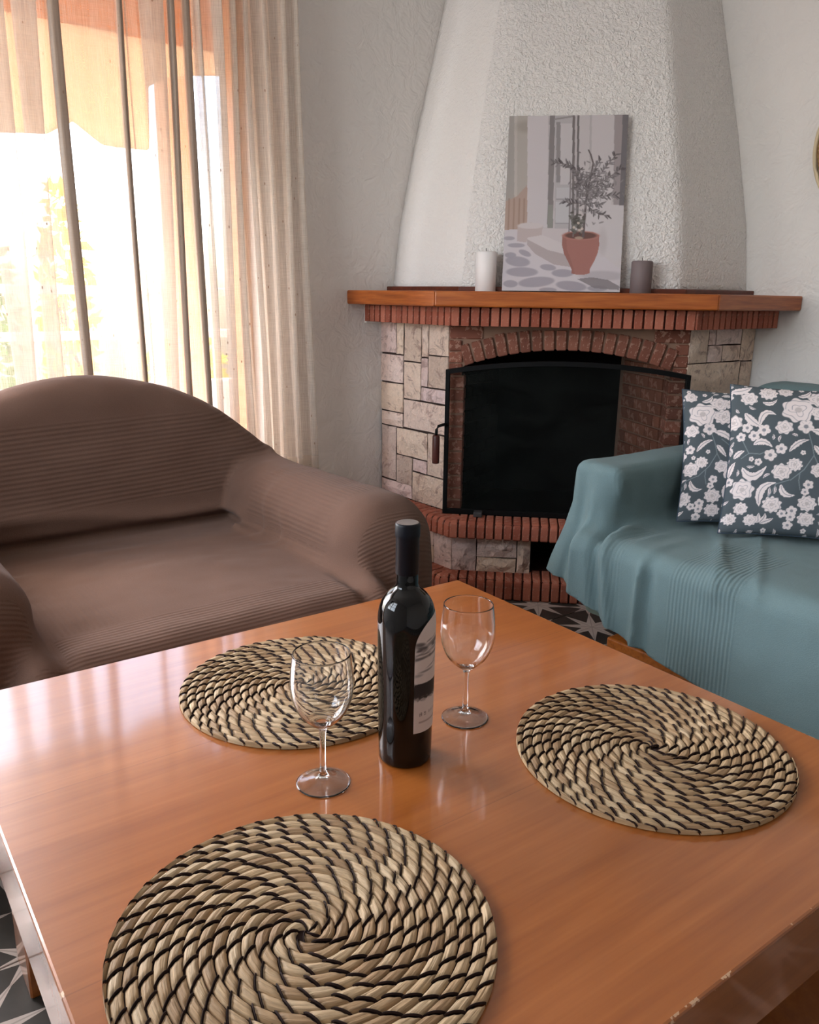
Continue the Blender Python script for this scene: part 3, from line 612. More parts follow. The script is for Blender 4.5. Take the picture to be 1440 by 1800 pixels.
# fire screen standing on the hearth
def at_fp(x, y, z): v = fp.matrix_basis @ Vector((x, y, z)); return v
sc = thing('fireplace_screen', 'black framed arched fire screen with smoky glass in front of the firebox', 'fire screen', tuple(at_fp(0, -.030, .287)), math.radians(135))
SW, SH0, SH1 = .428, .536, .574
def arch_z(x): return SH1 - (SH1 - SH0) * (x / SW) ** 2
def bar_poly(pts, d0, d1, mat, name):
    V = [(x, y, z) for y in (d0, d1) for (x, z) in pts]; n = len(pts); Fq = [tuple(range(n)), tuple(range(n, 2 * n))[::-1]] + [(i, n + i, n + (i + 1) % n, (i + 1) % n) for i in range(n)]
    me = mesh(name, V, Fq, mat); bm = bmesh.new(); bm.from_mesh(me); bmesh.ops.recalc_face_normals(bm, faces=bm.faces); bm.to_mesh(me); bm.free(); return me
FT = .017
N = 24; xs = [-SW + 2 * SW * i / N for i in range(N + 1)]
Vt, Ft = [], []
for i, x in enumerate(xs):
    for (y, dz) in ((-.009, 0), (.009, 0), (.009, -FT), (-.009, -FT)): Vt.append((x, y, arch_z(x) + dz))
for i in range(N):
    for k in range(4): Ft.append((i * 4 + k, i * 4 + (k + 1) % 4, (i + 1) * 4 + (k + 1) % 4, (i + 1) * 4 + k))
Ft += [(3, 2, 1, 0), (N * 4, N * 4 + 1, N * 4 + 2, N * 4 + 3)]
link('frame_rail', mesh('frame_rail', Vt, Ft, MAT['iron']), sc)
link('frame_rail', box_mesh('frame_rail', -SW, SW, -.009, .009, .001, .020, MAT['iron'], .002), sc)
for sx in (-1, 1): link('frame_stile', box_mesh('frame_stile', *sorted((sx * SW, sx * (SW - .016))), -.0095, .0095, .001, SH0 - .002, MAT['iron'], .002), sc)
link('glass_pane', bar_poly([(-SW + .014, .018), (SW - .014, .018)] + [(x * .967, arch_z(x) - FT + .002) for x in xs[::-1]], -.0025, .0025, MAT['pane'], 'glass_pane'), sc)
h = link('handle', tube_mesh('handle', [(-SW + .008, -.008, .340), (-SW + .004, -.022, .340), (-SW - .006, -.030, .339), (-SW - .020, -.034, .334), (-SW - .026, -.036, .322), (-SW - .027, -.036, .300)], .0055, MAT['iron'], 8), sc)
link('grip', lathe_mesh('grip', [(0, 0), (.0125, 0), (.0135, .004), (.0135, .098), (.0115, .104), (0, .104)], MAT['grip'], 20), h, (-SW - .027, -.036, .198))
link('foot_latch', box_mesh('foot_latch', -.310, -.278, -.045, -.009, .001, .020, MAT['grey_metal'], .003, 2), sc)

# ================================================================== things on the mantel
def candle(name, label, x, y, r, hgt, mat):
    t = thing(name, label, 'candle', tuple(at_fp(x, y, 1.096)), 0, 'pillar candles on the mantel'); link('wax', lathe_mesh('wax', [(0, .0), (r - .002, 0), (r, .002), (r, hgt - .004), (r - .003, hgt), (r * .6, hgt - .002), (0, hgt - .006)], mat, 48), t)
    link('wick', tube_mesh('wick', [(0, 0, hgt - .006), (.001, 0, hgt + .004), (.003, .001, hgt + .011)], .0012, MAT['wick'], 6), t)
candle('pillar_candle', 'white pillar candle on the mantel, window side of the canvas', -.298, .0, .0365, .135, MAT['candle_white'])
candle('pillar_candle', 'short grey pillar candle on the mantel', .236, .0, .036, .108, MAT['candle_grey'])

# ------------------------------------------------------------------ painting by polygons on a point grid
class Raster:
    def __init__(s, X, Y, bg): s.X, s.Y = X, Y; s.C = np.tile(np.array(bg, float), (len(X), 1))
    def blend(s, m, w, col): s.C[m] = s.C[m] * (1 - w[:, None]) + np.array(col, float) * w[:, None]
    def poly(s, pts, col, a=1.0):
        p = np.array(pts, float); m = np.where((s.X >= p[:, 0].min()) & (s.X <= p[:, 0].max()) & (s.Y >= p[:, 1].min()) & (s.Y <= p[:, 1].max()))[0]
        if not len(m): return
        x, y = s.X[m], s.Y[m]; ins = np.zeros(len(m), bool)
        for (x0, y0), (x1, y1) in zip(p, np.roll(p, -1, 0)):
            if y0 != y1: c = ((y0 > y) != (y1 > y)) & (x < (x1 - x0) * (y - y0) / (y1 - y0) + x0); ins ^= c
        m = m[ins]; s.blend(m, np.full(len(m), a), col)
    def rect(s, x0, y0, x1, y1, col, a=1.0): s.poly([(x0, y0), (x1, y0), (x1, y1), (x0, y1)], col, a)
    def ell(s, cx, cy, rx, ry, col, a=1.0, rot=0.0, soft=.15):
        R = max(rx, ry) * 1.25; m = np.where((abs(s.X - cx) < R) & (abs(s.Y - cy) < R))[0]
        if not len(m): return
        dx, dy = s.X[m] - cx, s.Y[m] - cy; c, sn = math.cos(rot), math.sin(rot); q = np.hypot((dx * c + dy * sn) / rx, (-dx * sn + dy * c) / ry); w = a * (1 - sstep(1 - soft, 1 + soft, q)); s.blend(m, w, col)
    def line(s, pts, wd, col, a=1.0, taper=1.0):
        n = len(pts) - 1
        for i in range(n):
            (x0, y0), (x1, y1) = pts[i], pts[i + 1]; w0 = wd * (1 - (1 - taper) * i / max(n, 1)); m = np.where((s.X > min(x0, x1) - 2 * w0) & (s.X < max(x0, x1) + 2 * w0) & (s.Y > min(y0, y1) - 2 * w0) & (s.Y < max(y0, y1) + 2 * w0))[0]
            if not len(m): continue
            dx, dy = x1 - x0, y1 - y0; L = dx * dx + dy * dy + 1e-9; t = np.clip(((s.X[m] - x0) * dx + (s.Y[m] - y0) * dy) / L, 0, 1); d = np.hypot(s.X[m] - x0 - t * dx, s.Y[m] - y0 - t * dy); s.blend(m, a * (1 - sstep(w0 * .5 - 1, w0 * .5 + 2, d)), col)
def canvas_picture():
    CW, CH, TH = .405, .600, .018; nx, ny = 230, 340
    gx, gy = np.meshgrid(np.linspace(0, 1, nx), np.linspace(0, 1, ny)); gx, gy = gx.ravel(), gy.ravel()   # gy 0 at the top
    X = (292 - 52 * gy) + gx * ((1095 - 45 * gy) - (292 - 52 * gy)); Y = 74 + gy * 1240
    r = Raster(X, Y, (196, 187, 188)); rs = np.random.RandomState(4)
    r.rect(200, 60, 330, 900, (158, 152, 146)); r.rect(325, 60, 345, 700, (186, 178, 172)); r.rect(345, 60, 425, 640, (172, 164, 156)); r.ell(400, 150, 60, 40, (140, 132, 120), .6, soft=.6)
    r.poly([(240, 690), (345, 640), (415, 560), (415, 880), (240, 890)], (172, 146, 132)); 
    for x in (290, 325, 362, 395): r.line([(x, 660), (x - 6, 885)], 10, (140, 110, 96), .6)
    r.poly([(415, 60), (570, 60), (560, 865), (415, 850)], (202, 194, 197)); r.rect(556, 60, 572, 860, (180, 173, 175))
    r.poly([(568, 60), (602, 60), (592, 865), (552, 865)], (122, 116, 116)); r.poly([(560, 700), (592, 700), (590, 865), (552, 865)], (138, 142, 132), .7)
    r.rect(602, 60, 722, 890, (176, 171, 174)); r.rect(612, 120, 640, 545, (134, 129, 130)); r.rect(640, 130, 720, 560, (196, 190, 192)); r.line([(600, 100), (720, 82)], 10, (138, 132, 132)); r.rect(615, 580, 705, 660, (188, 186, 190)); r.line([(615, 662), (705, 662)], 6, (140, 138, 142)); r.rect(610, 680, 700, 830, (190, 189, 192)); r.line([(610, 832), (700, 832)], 6, (146, 143, 146))
    r.rect(720, 60, 737, 900, (104, 97, 97)); r.rect(737, 60, 752, 900, (188, 180, 182)); r.rect(752, 60, 766, 860, (98, 92, 92)); r.rect(766, 60, 835, 700, (194, 187, 188)); r.rect(835, 60, 850, 560, (176, 169, 170)); r.rect(850, 60, 1000, 560, (198, 190, 192)); r.rect(1000, 60, 1060, 700, (150, 139, 140)); r.poly([(1056, 60), (1110, 60), (1075, 705), (1040, 705)], (100, 95, 98))
    r.poly([(830, 560), (1000, 560), (985, 700), (1075, 712), (1060, 1240), (800, 1200)], (205, 198, 200))
    r.poly([(230, 880), (700, 870), (1060, 1160), (1070, 1330), (230, 1330)], (206, 199, 204))
    for (cx, cy, rx, ry, ro) in ((350, 1105, 85, 36, .1), (380, 1180, 110, 34, .0), (480, 1250, 125, 36, -.1), (300, 1265, 50, 26, 0), (340, 990, 60, 16, 0), (290, 940, 40, 14, 0), (400, 1045, 45, 20, .4), (560, 1145, 55, 22, .1), (660, 1185, 75, 28, 0), (720, 1275, 105, 34, .1), (300, 1060, 40, 20, 0), (560, 1305, 60, 16, 0), (900, 1290, 70, 20, 0)): r.ell(cx, cy, rx, ry, (158, 152, 162), .95, ro, .12)
    r.poly([(350, 850), (440, 825), (525, 850), (515, 930), (420, 935), (410, 970), (345, 960)], (188, 172, 170)); r.ell(438, 850, 88, 22, (206, 196, 196)); r.poly([(520, 868), (690, 868), (720, 960), (640, 1000), (515, 930)], (200, 190, 192)); r.poly([(520, 930), (640, 985), (660, 1010), (515, 950)], (170, 160, 161))
    r.poly([(415, 935), (520, 915), (660, 975), (740, 1040), (720, 1060), (560, 1020), (430, 975)], (208, 199, 200)); r.poly([(415, 945), (560, 1022), (720, 1062), (710, 1140), (600, 1125), (470, 1050), (415, 985)], (176, 163, 163))
    r.ell(930, 1200, 150, 34, (176, 170, 176), .8, 0, .3); r.poly([(760, 1225), (860, 1212), (970, 1230), (1050, 1275), (1045, 1300), (880, 1290)], (120, 114, 118), .85); r.ell(930, 960, 30, 90, (182, 174, 176), .6, 0, .5)
    pot = [(657, 915), (655, 985), (668, 1045), (700, 1110), (722, 1160), (722, 1188), (760, 1196), (810, 1194), (846, 1184), (846, 1155), (875, 1100), (898, 1040), (908, 985), (906, 915), (860, 890), (700, 890)]
    r.poly(pot, (158, 100, 90)); r.poly([(657, 915), (655, 985), (668, 1045), (700, 1110), (722, 1160), (722, 1188), (745, 1192), (720, 1100), (690, 1020), (684, 920)], (140, 86, 76), .6); r.ell(782, 918, 124, 32, (178, 116, 102)); r.ell(782, 918, 108, 25, (92, 58, 50)); r.ell(770, 935, 30, 10, (196, 176, 150), .7)
    dk = (84, 74, 74)
    r.line([(798, 925), (808, 780), (815, 680), (828, 580), (848, 500), (862, 410), (845, 350), (830, 318)], 15, dk, 1, .5); r.line([(730, 925), (735, 850), (745, 780)], 9, (110, 98, 96)); r.line([(702, 890), (706, 700), (712, 420)], 8, (110, 103, 103), .8); r.line([(752, 850), (748, 500), (756, 400)], 7, (110, 103, 103), .7)
    br = [[(815, 640), (760, 560), (740, 440), (680, 415), (590, 405)], [(830, 560), (900, 500), (960, 420), (1020, 345)], [(840, 520), (880, 440), (915, 380)], [(822, 600), (900, 560), (980, 500), (1060, 440)], [(815, 650), (880, 640), (960, 640), (1030, 630)], [(810, 700), (760, 690), (700, 690), (660, 670)], [(812, 690), (860, 740), (910, 770), (975, 775)], [(825, 600), (780, 520), (770, 440)], [(820, 620), (900, 600), (1000, 570)], [(815, 660), (860, 690), (930, 700)], [(850, 480), (800, 520), (745, 600)]]
    for b in br:
        r.line(b, 6, dk, .9, .5); P = np.array(b, float); seg = np.linalg.norm(np.diff(P, axis=0), axis=1); n = int(seg.sum() / 9)
        for k in range(n):
            t = k / n * (len(b) - 1); i = int(t); q = P[i] + (P[i + 1] - P[i]) * (t - i); ang = math.atan2(*(P[i + 1] - P[i])[::-1]) + rs.choice([-1, 1]) * rs.uniform(.5, 1.1); L = rs.uniform(13, 22); c = q + np.array([math.cos(ang), math.sin(ang)]) * L; g = rs.uniform(62, 128); r.ell(c[0], c[1], L, 5.2, (g, g - 6, g - 4), .9, ang, .2)
    for k in range(150):
        c = np.array([860, 610]) + rs.normal(size=2) * np.array([75, 95]); ang = rs.uniform(0, PI); g = rs.uniform(80, 160); r.ell(c[0], c[1], rs.uniform(11, 20), 5, (g, g - 6, g - 5), .75, ang, .2)
    for k in range(70):
        c = np.array([755, 830]) + rs.normal(size=2) * np.array([26, 34]); g = rs.uniform(50, 115); r.ell(c[0], c[1], 13, 7, (g, g - 2, g - 8), .85, rs.uniform(0, PI), .2)
    for (x, y) in ((765, 830), (790, 870), (735, 860), (770, 880)): r.ell(x, y, 10, 9, (225, 205, 190), .8)
    t = thing('canvas_picture', 'leaning canvas print of a potted olive tree by a doorway', 'picture', tuple(at_fp(-.037, .004, 1.0965)), math.radians(135)); tilt = math.radians(-12.2)
    V = np.stack([(gx - .5) * CW, np.full_like(gx, -TH - .0004), (1 - gy) * CH], -1); i, j = np.meshgrid(np.arange(ny - 1), np.arange(nx - 1), indexing='ij'); a = i * nx + j
    me = mesh('print', V, np.stack([a, a + nx, a + nx + 1, a + 1], -1).reshape(-1, 4), MAT['canvas_print'], True); r.C = r.C * .80 + np.array([180, 171, 172.]) * .20; set_color(me, lin(np.clip(r.C, 0, 255)))
    b = link('stretcher', box_mesh('stretcher', -CW / 2, CW / 2, -TH, 0, 0, CH, MAT['canvas_side'], .002), t, (0, 0, 0), (tilt, 0, 0)); link('print', me, t, (0, 0, 0), (tilt, 0, 0))
canvas_picture()

# ================================================================== round woven wall plate on the right wall
def wall_plate():
    t = thing('woven_wall_plate', 'round woven rattan plate hanging on the white wall at the picture edge', 'wall decoration', (.004, 1.415, 1.585)); Rr = .245; V, Fq = [], []
    n = 72
    for q in range(11):
        r0 = .02 + q * .0205; x0 = .012 + .018 * (q / 10) ** 2
        for i in range(n):
            a = 2 * PI * i / n
            for k in range(6):
                b = 2 * PI * k / 6; rr = .0112 * (1 + .18 * math.cos(a * max(6, q * 6)))
                V.append((x0 + rr * math.sin(b) * .8, (r0 + rr * math.cos(b)) * math.cos(a), (r0 + rr * math.cos(b)) * math.sin(a)))
        for i in range(n):
            for k in range(6): b0 = q * n * 6; Fq.append((b0 + i * 6 + k, b0 + i * 6 + (k + 1) % 6, b0 + ((i + 1) % n) * 6 + (k + 1) % 6, b0 + ((i + 1) % n) * 6 + k))
    tag(link('coil', mesh('coil', V, Fq, MAT['rattan'], True), t), kind='stuff')
    link('rim', tube_mesh('rim', [(.026, Rr * math.cos(2 * PI * i / 72), Rr * math.sin(2 * PI * i / 72)) for i in range(72)], .0075, MAT['rattan_rim'], 8, closed=True), t)
wall_plate()
# ================================================================== coffee table
TX, TY, TZ, TA = 2.350, 1.908, .47, math.radians(-1.94)
tab = thing('coffee_table', 'low square cherry wood coffee table with thick top', 'table', (TX, TY, 0), TA)
def table_top_mat():
    m = MAT['table']; t = NT.__new__(NT); t.m = m; t.t = m.node_tree; t.n = t.t.nodes; t.b = t.n['Principled BSDF']
    src = t.b.inputs['Base Color'].links[0].from_socket
    tc = t.new('ShaderNodeTexCoord'); sp = t.new('ShaderNodeSeparateXYZ'); t.t.links.new(tc.outputs['Object'], sp.inputs[0]); x, y, z = sp.outputs
    # veneer seams
    seam = t.math('MINIMUM', t.math('ABSOLUTE', t.math('ADD', y, .165)), t.math('ABSOLUTE', t.math('SUBTRACT', y, .17))); seam = t.math('LESS_THAN', seam, .0008)
    src = t.mix(t.math('MULTIPLY', seam, .35), src, rgba((96, 48, 20)))
    # bare wood where the edge is chipped
    ed = t.math('GREATER_THAN', t.math('MAXIMUM', t.math('ABSOLUTE', x), t.math('ABSOLUTE', y)),   .4968); up = t.math('GREATER_THAN', z, .4655)
    chip = t.math('MULTIPLY', t.math('MULTIPLY', ed, up), t.math('GREATER_THAN', t.noise(t.coord(), 40, 5, .75), .60)); src = t.mix(t.math('MULTIPLY', chip, .85), src, rgba((226, 186, 150)))
    t.t.links.new(src, t.b.inputs['Base Color'])
table_top_mat()
link('table_top', box_mesh('table_top', -.5, .5, -.5, .5, .372, TZ, MAT['table'], .003, 2), tab)
for sx in (-1, 1):
    for sy in (-1, 1): link('leg', box_mesh('leg', *sorted((sx * .36, sx * .46)), *sorted((sy * .36, sy * .46)), 0, .372, MAT['table'], .003), tab)

# ================================================================== woven placemats
def placemat_meshes():
    rs = np.random.RandomState(11); pitch = .0134; r_end = .1865; V, Fq, AL, AC, TI = [], [], [], [], []; TV, TF = [], []
    nl, nw = 6, 9
    def spiral(s_): return s_   # theta
    th = .35; seglen = .0250; slant = .0066; height = .0078
    rad = lambda t_: .004 + pitch * t_ / (2 * PI)
    while rad(th) < r_end + pitch * .40:
        r = rad(th); dth = (seglen * rs.uniform(.88, 1.12)) / max(r, .010); dth = min(dth, 1.25); tint = rs.uniform(0, 1); base = len(V); hh = height * rs.uniform(.92, 1.08)
        for i in range(nl + 1):
            for k in range(nw + 1):
                u = i / nl; w = k / nw * 2 - 1   # w -1 inner .. 1 outer
                t_ = th + dth * (.03 + .94 * u) + slant * w / max(r, .02); rr = min(rad(t_) + w * pitch * .53 + (u - .5) * .0022, r_end + .0006 * w)
                bulge = max(0.0, 1 - w * w) ** .5; endr = (1 - (2 * u - 1) ** 6) ** .5
                z = .0006 + hh * (.30 + .64 * bulge * (.55 + .45 * endr) + .055 * math.cos(w * 8.5 + tint * 9)) if abs(w) < .99 else .0012
                V.append((rr * math.cos(t_), rr * math.sin(t_), z)); AL.append(u * .02); AC.append(w * .0066 + tint); TI.append(tint)
        for i in range(nl):
            for k in range(nw): a = base + i * (nw + 1) + k; Fq.append((a, a + nw + 1, a + nw + 2, a + 1))
        # binding thread over the joint
        tb = len(TV); m = 7
        for i in range(m + 1):
            w = (i / m * 2 - 1) * 1.12; t_ = th + slant * w / max(r, .02); rr = min(rad(t_) + w * pitch * .53, r_end + .0006 * w); z = .0016 + hh * (.30 + .58 * max(0, 1 - min(1, w * w)) ** .5)
            rv = np.array([math.cos(t_), math.sin(t_), 0]); tv = np.array([-math.sin(t_), math.cos(t_), 0]); p = rv * rr + np.array([0, 0, z])
            d = tv * .00075
            TV += [tuple(p - d - np.array([0, 0, .0015])), tuple(p - d * .6 + np.array([0, 0, .0008])), tuple(p + d * .6 + np.array([0, 0, .0008])), tuple(p + d - np.array([0, 0, .0015]))]
        for i in range(m):
            for k in range(3): a = tb + i * 4 + k; TF.append((a, a + 1, a + 5, a + 4))
        th += dth
    s = mesh('straw_coil', np.array(V), np.array(Fq), MAT['straw'], True); set_float(s, 'along', AL); set_float(s, 'across', AC); set_float(s, 'tint', TI)
    tm = mesh('binding_thread', np.array(TV), np.array(TF), MAT['thread'], True)
    bk = lathe_mesh('backing', [(0, .0002), (.176, .0002), (.179, .002), (.178, .003), (.172, .0035), (0, .0032)], MAT['thread'], 72)
    return s, tm, bk
mat_s, mat_t, mat_b = placemat_meshes()
for (x, y, rz, lab) in ((2.645, 2.130, .3, 'round woven straw placemat nearest the viewer'), (2.083, 2.122, 2.2, 'round woven straw placemat beside the teal sofa'), (2.380, 1.668, 4.0, 'round woven straw placemat in front of the brown armchair, behind the bottle')):
    t = thing('woven_placemat', lab, 'placemat', (x, y, TZ), rz, 'round woven placemats on the coffee table'); tag(link('straw_coil', mat_s, t), kind='stuff'); tag(link('binding_thread', mat_t, t), kind='stuff'); link('backing', mat_b, t)

# ================================================================== wine bottle and glasses
def smooth_profile(p, n=6):
    p = np.array(p, float); out = []
    for i in range(len(p) - 1):
        p0, p1, p2, p3 = p[max(i - 1, 0)], p[i], p[i + 1], p[min(i + 2, len(p) - 1)]
        for k in range(n): t = k / n; q = .5 * (2 * p1 + (p2 - p0) * t + (2 * p0 - 5 * p1 + 4 * p2 - p3) * t * t + (3 * p1 - p0 - 3 * p2 + p3) * t ** 3); q[0] = max(q[0], 0); out.append(q)
    out.append(p[-1]); return out
def bottle():
    t = thing('wine_bottle', 'dark red wine bottle with navy capsule standing on the coffee table', 'bottle', (2.367, 1.927, TZ))
    prof = [(0, .004), (.026, .003), (.031, 0), (.0345, .0015), (.0360, .005), (.0362, .02), (.0374, .12), (.0382, .19)] + [(p[0], p[1]) for p in smooth_profile([(.0384, .196), (.0372, .212), (.0332, .226), (.0262, .2365), (.0188, .2430), (.0150, .2480), (.0146, .2560), (.0143, .27), (.0142, .322)], 5)][1:] + [(0, .323)]
    link('bottle_glass', lathe_mesh('bottle_glass', prof, MAT['bottle'], 96), t)
    c = link('capsule', lathe_mesh('capsule', [(.0150, .2640), (.0153, .2645), (.0152, .312), (.0160, .3135), (.0162, .3165), (.0162, .3290), (.0154, .3312), (.0140, .3318)], MAT['capsule'], 64), t)
    link('capsule_top', lathe_mesh('capsule_top', [(.0141, .3316), (.0136, .3322), (.011, .3316), (0, .3316)], MAT['capsule_top'], 48), c)
    # label: printed patch following the glass
    nu, nv = 150, 190; gu, gv = np.meshgrid(np.linspace(0, 1, nu), np.linspace(0, 1, nv)); gu, gv = gu.ravel(), gv.ravel()
    z0, z1, zt = .053, .168, .214; ztop = z1 + (zt - z1) * np.sqrt(np.clip(1 - (2 * gu - 1) ** 2, 0, 1)) ** .9; z = z0 + (ztop - z0) * gv
    X = gu * 90; Y = (.214 - z) * 1000    # millimetres, Y down
    r = Raster(X, Y, (204, 188, 182)); rs = np.random.RandomState(5)
    for k in range(46):
        x, y = rs.uniform(0, 90), rs.uniform(28, 80); g = rs.uniform(90, 165); r.ell(x, y, rs.uniform(5, 14), rs.uniform(.8, 2.2), (g, g - 8, g - 10), .7, rs.uniform(-.35, .1), .5)
    for k in range(14): x, y = rs.uniform(0, 90), rs.uniform(34, 52); r.ell(x, y, rs.uniform(4, 9), rs.uniform(1.2, 3), (70, 62, 62), .75, rs.uniform(-.3, .1), .4)
    r.line([(0, 55), (25, 53), (60, 50), (90, 52)], 2.2, (86, 76, 76), .8)
    m = np.where((Y > 90) & (Y < 116))[0]; fade = 1 - sstep(108, 116, Y[m] + 2.5 * vnoise(np.stack([X[m] * .35, Y[m] * .8, 0 * X[m]], -1), 3)); r.blend(m, fade, (40, 34, 34))
    glyph = {'A': ['01110', '10001', '10001', '11111', '10001', '10001', '10001'], 'B': ['11110', '10001', '11110', '10001', '10001', '10001', '11110'], 'I': ['111', '010', '010', '010', '010', '010', '111']}
    x = 9.0
    for ch in 'AB':
        for ry, row in enumerate(glyph[ch]):
            for rx, b in enumerate(row):
                if b == '1': r.rect(x + rx * .75, 132 + ry * .75, x + rx * .75 + .9, 132 + ry * .75 + .9, (110, 96, 92))
        x += 7.5
    for k in range(7): r.ell(27 + k * 6.0, 134.5, 1.6, 2.2, (150, 134, 128), .8, 0, .4)
    r.line([(9, 146), (70, 146)], 1.0, (130, 114, 108), .8)
    zs, rsd = np.array([p[1] for p in prof[3:10]]), np.array([p[0] for p in prof[3:10]]); rad = np.interp(z, [.0015, .005, .02, .12, .19, .196, .212, .226], [.0345, .036, .0362, .0374, .0382, .0384, .0372, .0332]) + .0005
    a = math.radians(69) + gu * math.radians(132)
    V = np.stack([rad * np.cos(a), rad * np.sin(a), z], -1); i, j = np.meshgrid(np.arange(nv - 1), np.arange(nu - 1), indexing='ij'); q = i * nu + j
    me = mesh('label', V, np.stack([q, q + 1, q + nu + 1, q + nu], -1).reshape(-1, 4), MAT['label_print'], True); set_color(me, lin(np.clip(r.C, 0, 255))); tag(link('paper_label', me, t), 'pale paper label with dark band')
bottle()
def glass_mesh():
    outer = smooth_profile([(.0350, .0016), (.031, .0032), (.016, .0062), (.0068, .0110), (.0042, .022), (.0038, .045), (.0041, .068), (.0062, .079), (.0150, .0858), (.0278, .0985), (.0362, .1160), (.0398, .1340), (.0396, .1500), (.0380, .1660), (.0360, .1815)], 5)
    inner = smooth_profile([(.0350, .1817), (.0369, .1660), (.0385, .1500), (.0387, .1340), (.0351, .1168), (.0268, .1000), (.0140, .0880), (.0, .0862)], 5)
    return lathe_mesh('wine_glass', [(0, .0088), (.004, .0084), (.009, .0062), (.018, .0036), (.030, .0012), (.0335, 0), (.0348, .0006)] + [tuple(p) for p in outer] + [(.0356, .1821)] + [tuple(p) for p in inner], MAT['glass'], 72)
gm = glass_mesh()
for (x, y, lab) in ((2.491, 1.916, 'empty stemmed wine glass on the window side of the bottle'), (2.232, 1.8985, 'empty stemmed wine glass on the sofa side of the bottle')):
    g = tag(link('wine_glass', gm, None, (x, y, TZ + .0002)), lab, 'wine glass', 'wine glasses on the coffee table')

# ================================================================== upholstery: shapes as distance fields, skinned with a sheet of cloth
def rbox(P, c, hfs, r):
    q = np.abs(P - np.array(c)) - (np.array(hfs) - r); return np.linalg.norm(np.maximum(q, 0), axis=-1) + np.minimum(q.max(-1), 0) - r
def smin(a, b, k): h = np.clip(.5 + .5 * (b - a) / k, 0, 1); return b + (a - b) * h - k * h * (1 - h)
def grid(lo, hi, h):
    ax = [np.arange(lo[i], hi[i] + h, h) for i in range(3)]; return np.stack(np.meshgrid(*ax, indexing='ij'), -1)
def skin(field, lo, hi, h, hem, smooth_it=2):
    P = grid(lo, hi, h); D = field(P); V, Q = surface_nets(D, lo, h); hz = hem(V); below = V[:, 2] < hz; keep = ~below[Q].all(1); Q = Q[keep]
    for _ in range(smooth_it):
        acc = np.zeros_like(V); cnt = np.zeros(len(V))
        for a, b in ((0, 1), (1, 2), (2, 3), (3, 0)): np.add.at(acc, Q[:, a], V[Q[:, b]]); np.add.at(cnt, Q[:, a], 1); np.add.at(acc, Q[:, b], V[Q[:, a]]); np.add.at(cnt, Q[:, b], 1)
        ok = cnt > 0; V[ok] = V[ok] * .4 + .6 * acc[ok] / cnt[ok, None]
    V[:, 2] = np.where(below, np.maximum(V[:, 2], hem(V)), V[:, 2])
    used = np.unique(Q); mp = np.full(len(V), -1); mp[used] = np.arange(len(used)); return V[used], mp[Q]
def normals(V, Q):
    n = np.cross(V[Q[:, 2]] - V[Q[:, 0]], V[Q[:, 3]] - V[Q[:, 1]]); N_ = np.zeros_like(V)
    for k in range(4): np.add.at(N_, Q[:, k], n)
    return N_ / (np.linalg.norm(N_, axis=1)[:, None] + 1e-12)
def gbump(x, c, s): return np.exp(-((x - c) / s) ** 2)

# ---- armchair (faces +Y, back to the window)
AX = 2.29
def armchair_field(P):
    p = P - np.array([AX, 0, 0]); x, y, z = p[..., 0], p[..., 1], p[..., 2]; ax = np.abs(x)
    seat = rbox(p, (0, .83, .20), (.42, .44, .222 ), .075)
    seat = seat - .012 * np.exp(-(x / .25) ** 2 - ((y - .9) / .25) ** 2)
    pa = np.stack([ax, y, z], -1); arm = rbox(pa, (.487, .730, .265), (.136 , .465, .327), .120)
    arm = arm + .10 * sstep(.95, .35, y) * 0
    # backrest: reclined slab with an arched outline
    ang = math.radians(11); yc, zc = .37, .42; yl = (y - yc) * math.cos(ang) + (z - zc) * math.sin(ang); zl = -(y - yc) * math.sin(ang) + (z - zc) * math.cos(ang) + zc
    disc = np.sqrt(x * x + (zl - .135) ** 2) - .715; disc = np.maximum(disc, ax - .635); rr = .085; qx, qy = disc + rr, np.abs(yl) - .115 + rr
    back = np.sqrt(np.maximum(qx, 0) ** 2 + np.maximum(qy, 0) ** 2) + np.minimum(np.maximum(qx, qy), 0) - rr
    d = smin(seat, arm, .045); d = smin(d, back, .014)
    near = np.abs(d) < .05; x, y, z, ax, P_ = x[near], y[near], z[near], ax[near], P[near]; e = d[near]
    e = e + .0035 * vnoise(P_ * 7.0, 3) + .0024 * vnoise(P_ * np.array([9, 16, 16]), 4) + .0012 * vnoise(P_ * np.array([20, 33, 33]), 5)
    # tucks where the seat front meets the arm fronts, and folds hanging from the arm fronts
    e = e - .026 * sstep(1.00, 1.18, y) * sstep(.56, .30, z) * (gbump(ax, .385 + .05 * (.4 - z), .024) - .9 * gbump(ax, .335, .018))
    e = e - sstep(.95, 1.12, y) * sstep(.56, .35, z) * (.014 * gbump(ax, .47 + .10 * (.5 - z), .022) - .014 * gbump(ax, .53 + .12 * (.5 - z), .024) + .012 * gbump(ax, .60 + .06 * (.5 - z), .022))
    # roll of cloth at the foot of the backrest and wrinkles running down from the arms
    e = e - .012 * sstep(.72, .58, y) * gbump(z, .475 + .025 * np.sin(x * 7), .020) * sstep(.5, .3, ax)
    e = e - .009 * gbump((ax - .30) + (z - .45) * .9, 0, .016) * gbump(y, .64, .10) - .008 * gbump(y - .55 * (ax - .3) + .4 * (z - .45), .72, .014) * gbump(z, .46, .07) * sstep(.25, .33, ax) - .006 * gbump(y - .8 * (ax - .3) + .5 * (z - .45), .80, .014) * gbump(z, .46, .06) * sstep(.25, .33, ax)
    e = e + .024 * gbump(z, .428, .015) * sstep(.64, .52, y) * sstep(.44, .32, ax)
    # the back panel laps over the arm in a soft diagonal fold
    e = e - .010 * gbump(z + .28 * (.62 - ax) - .62, 0, .018) * sstep(.52, .40, y) * sstep(.30, .45, ax)
    d[near] = e
    return d
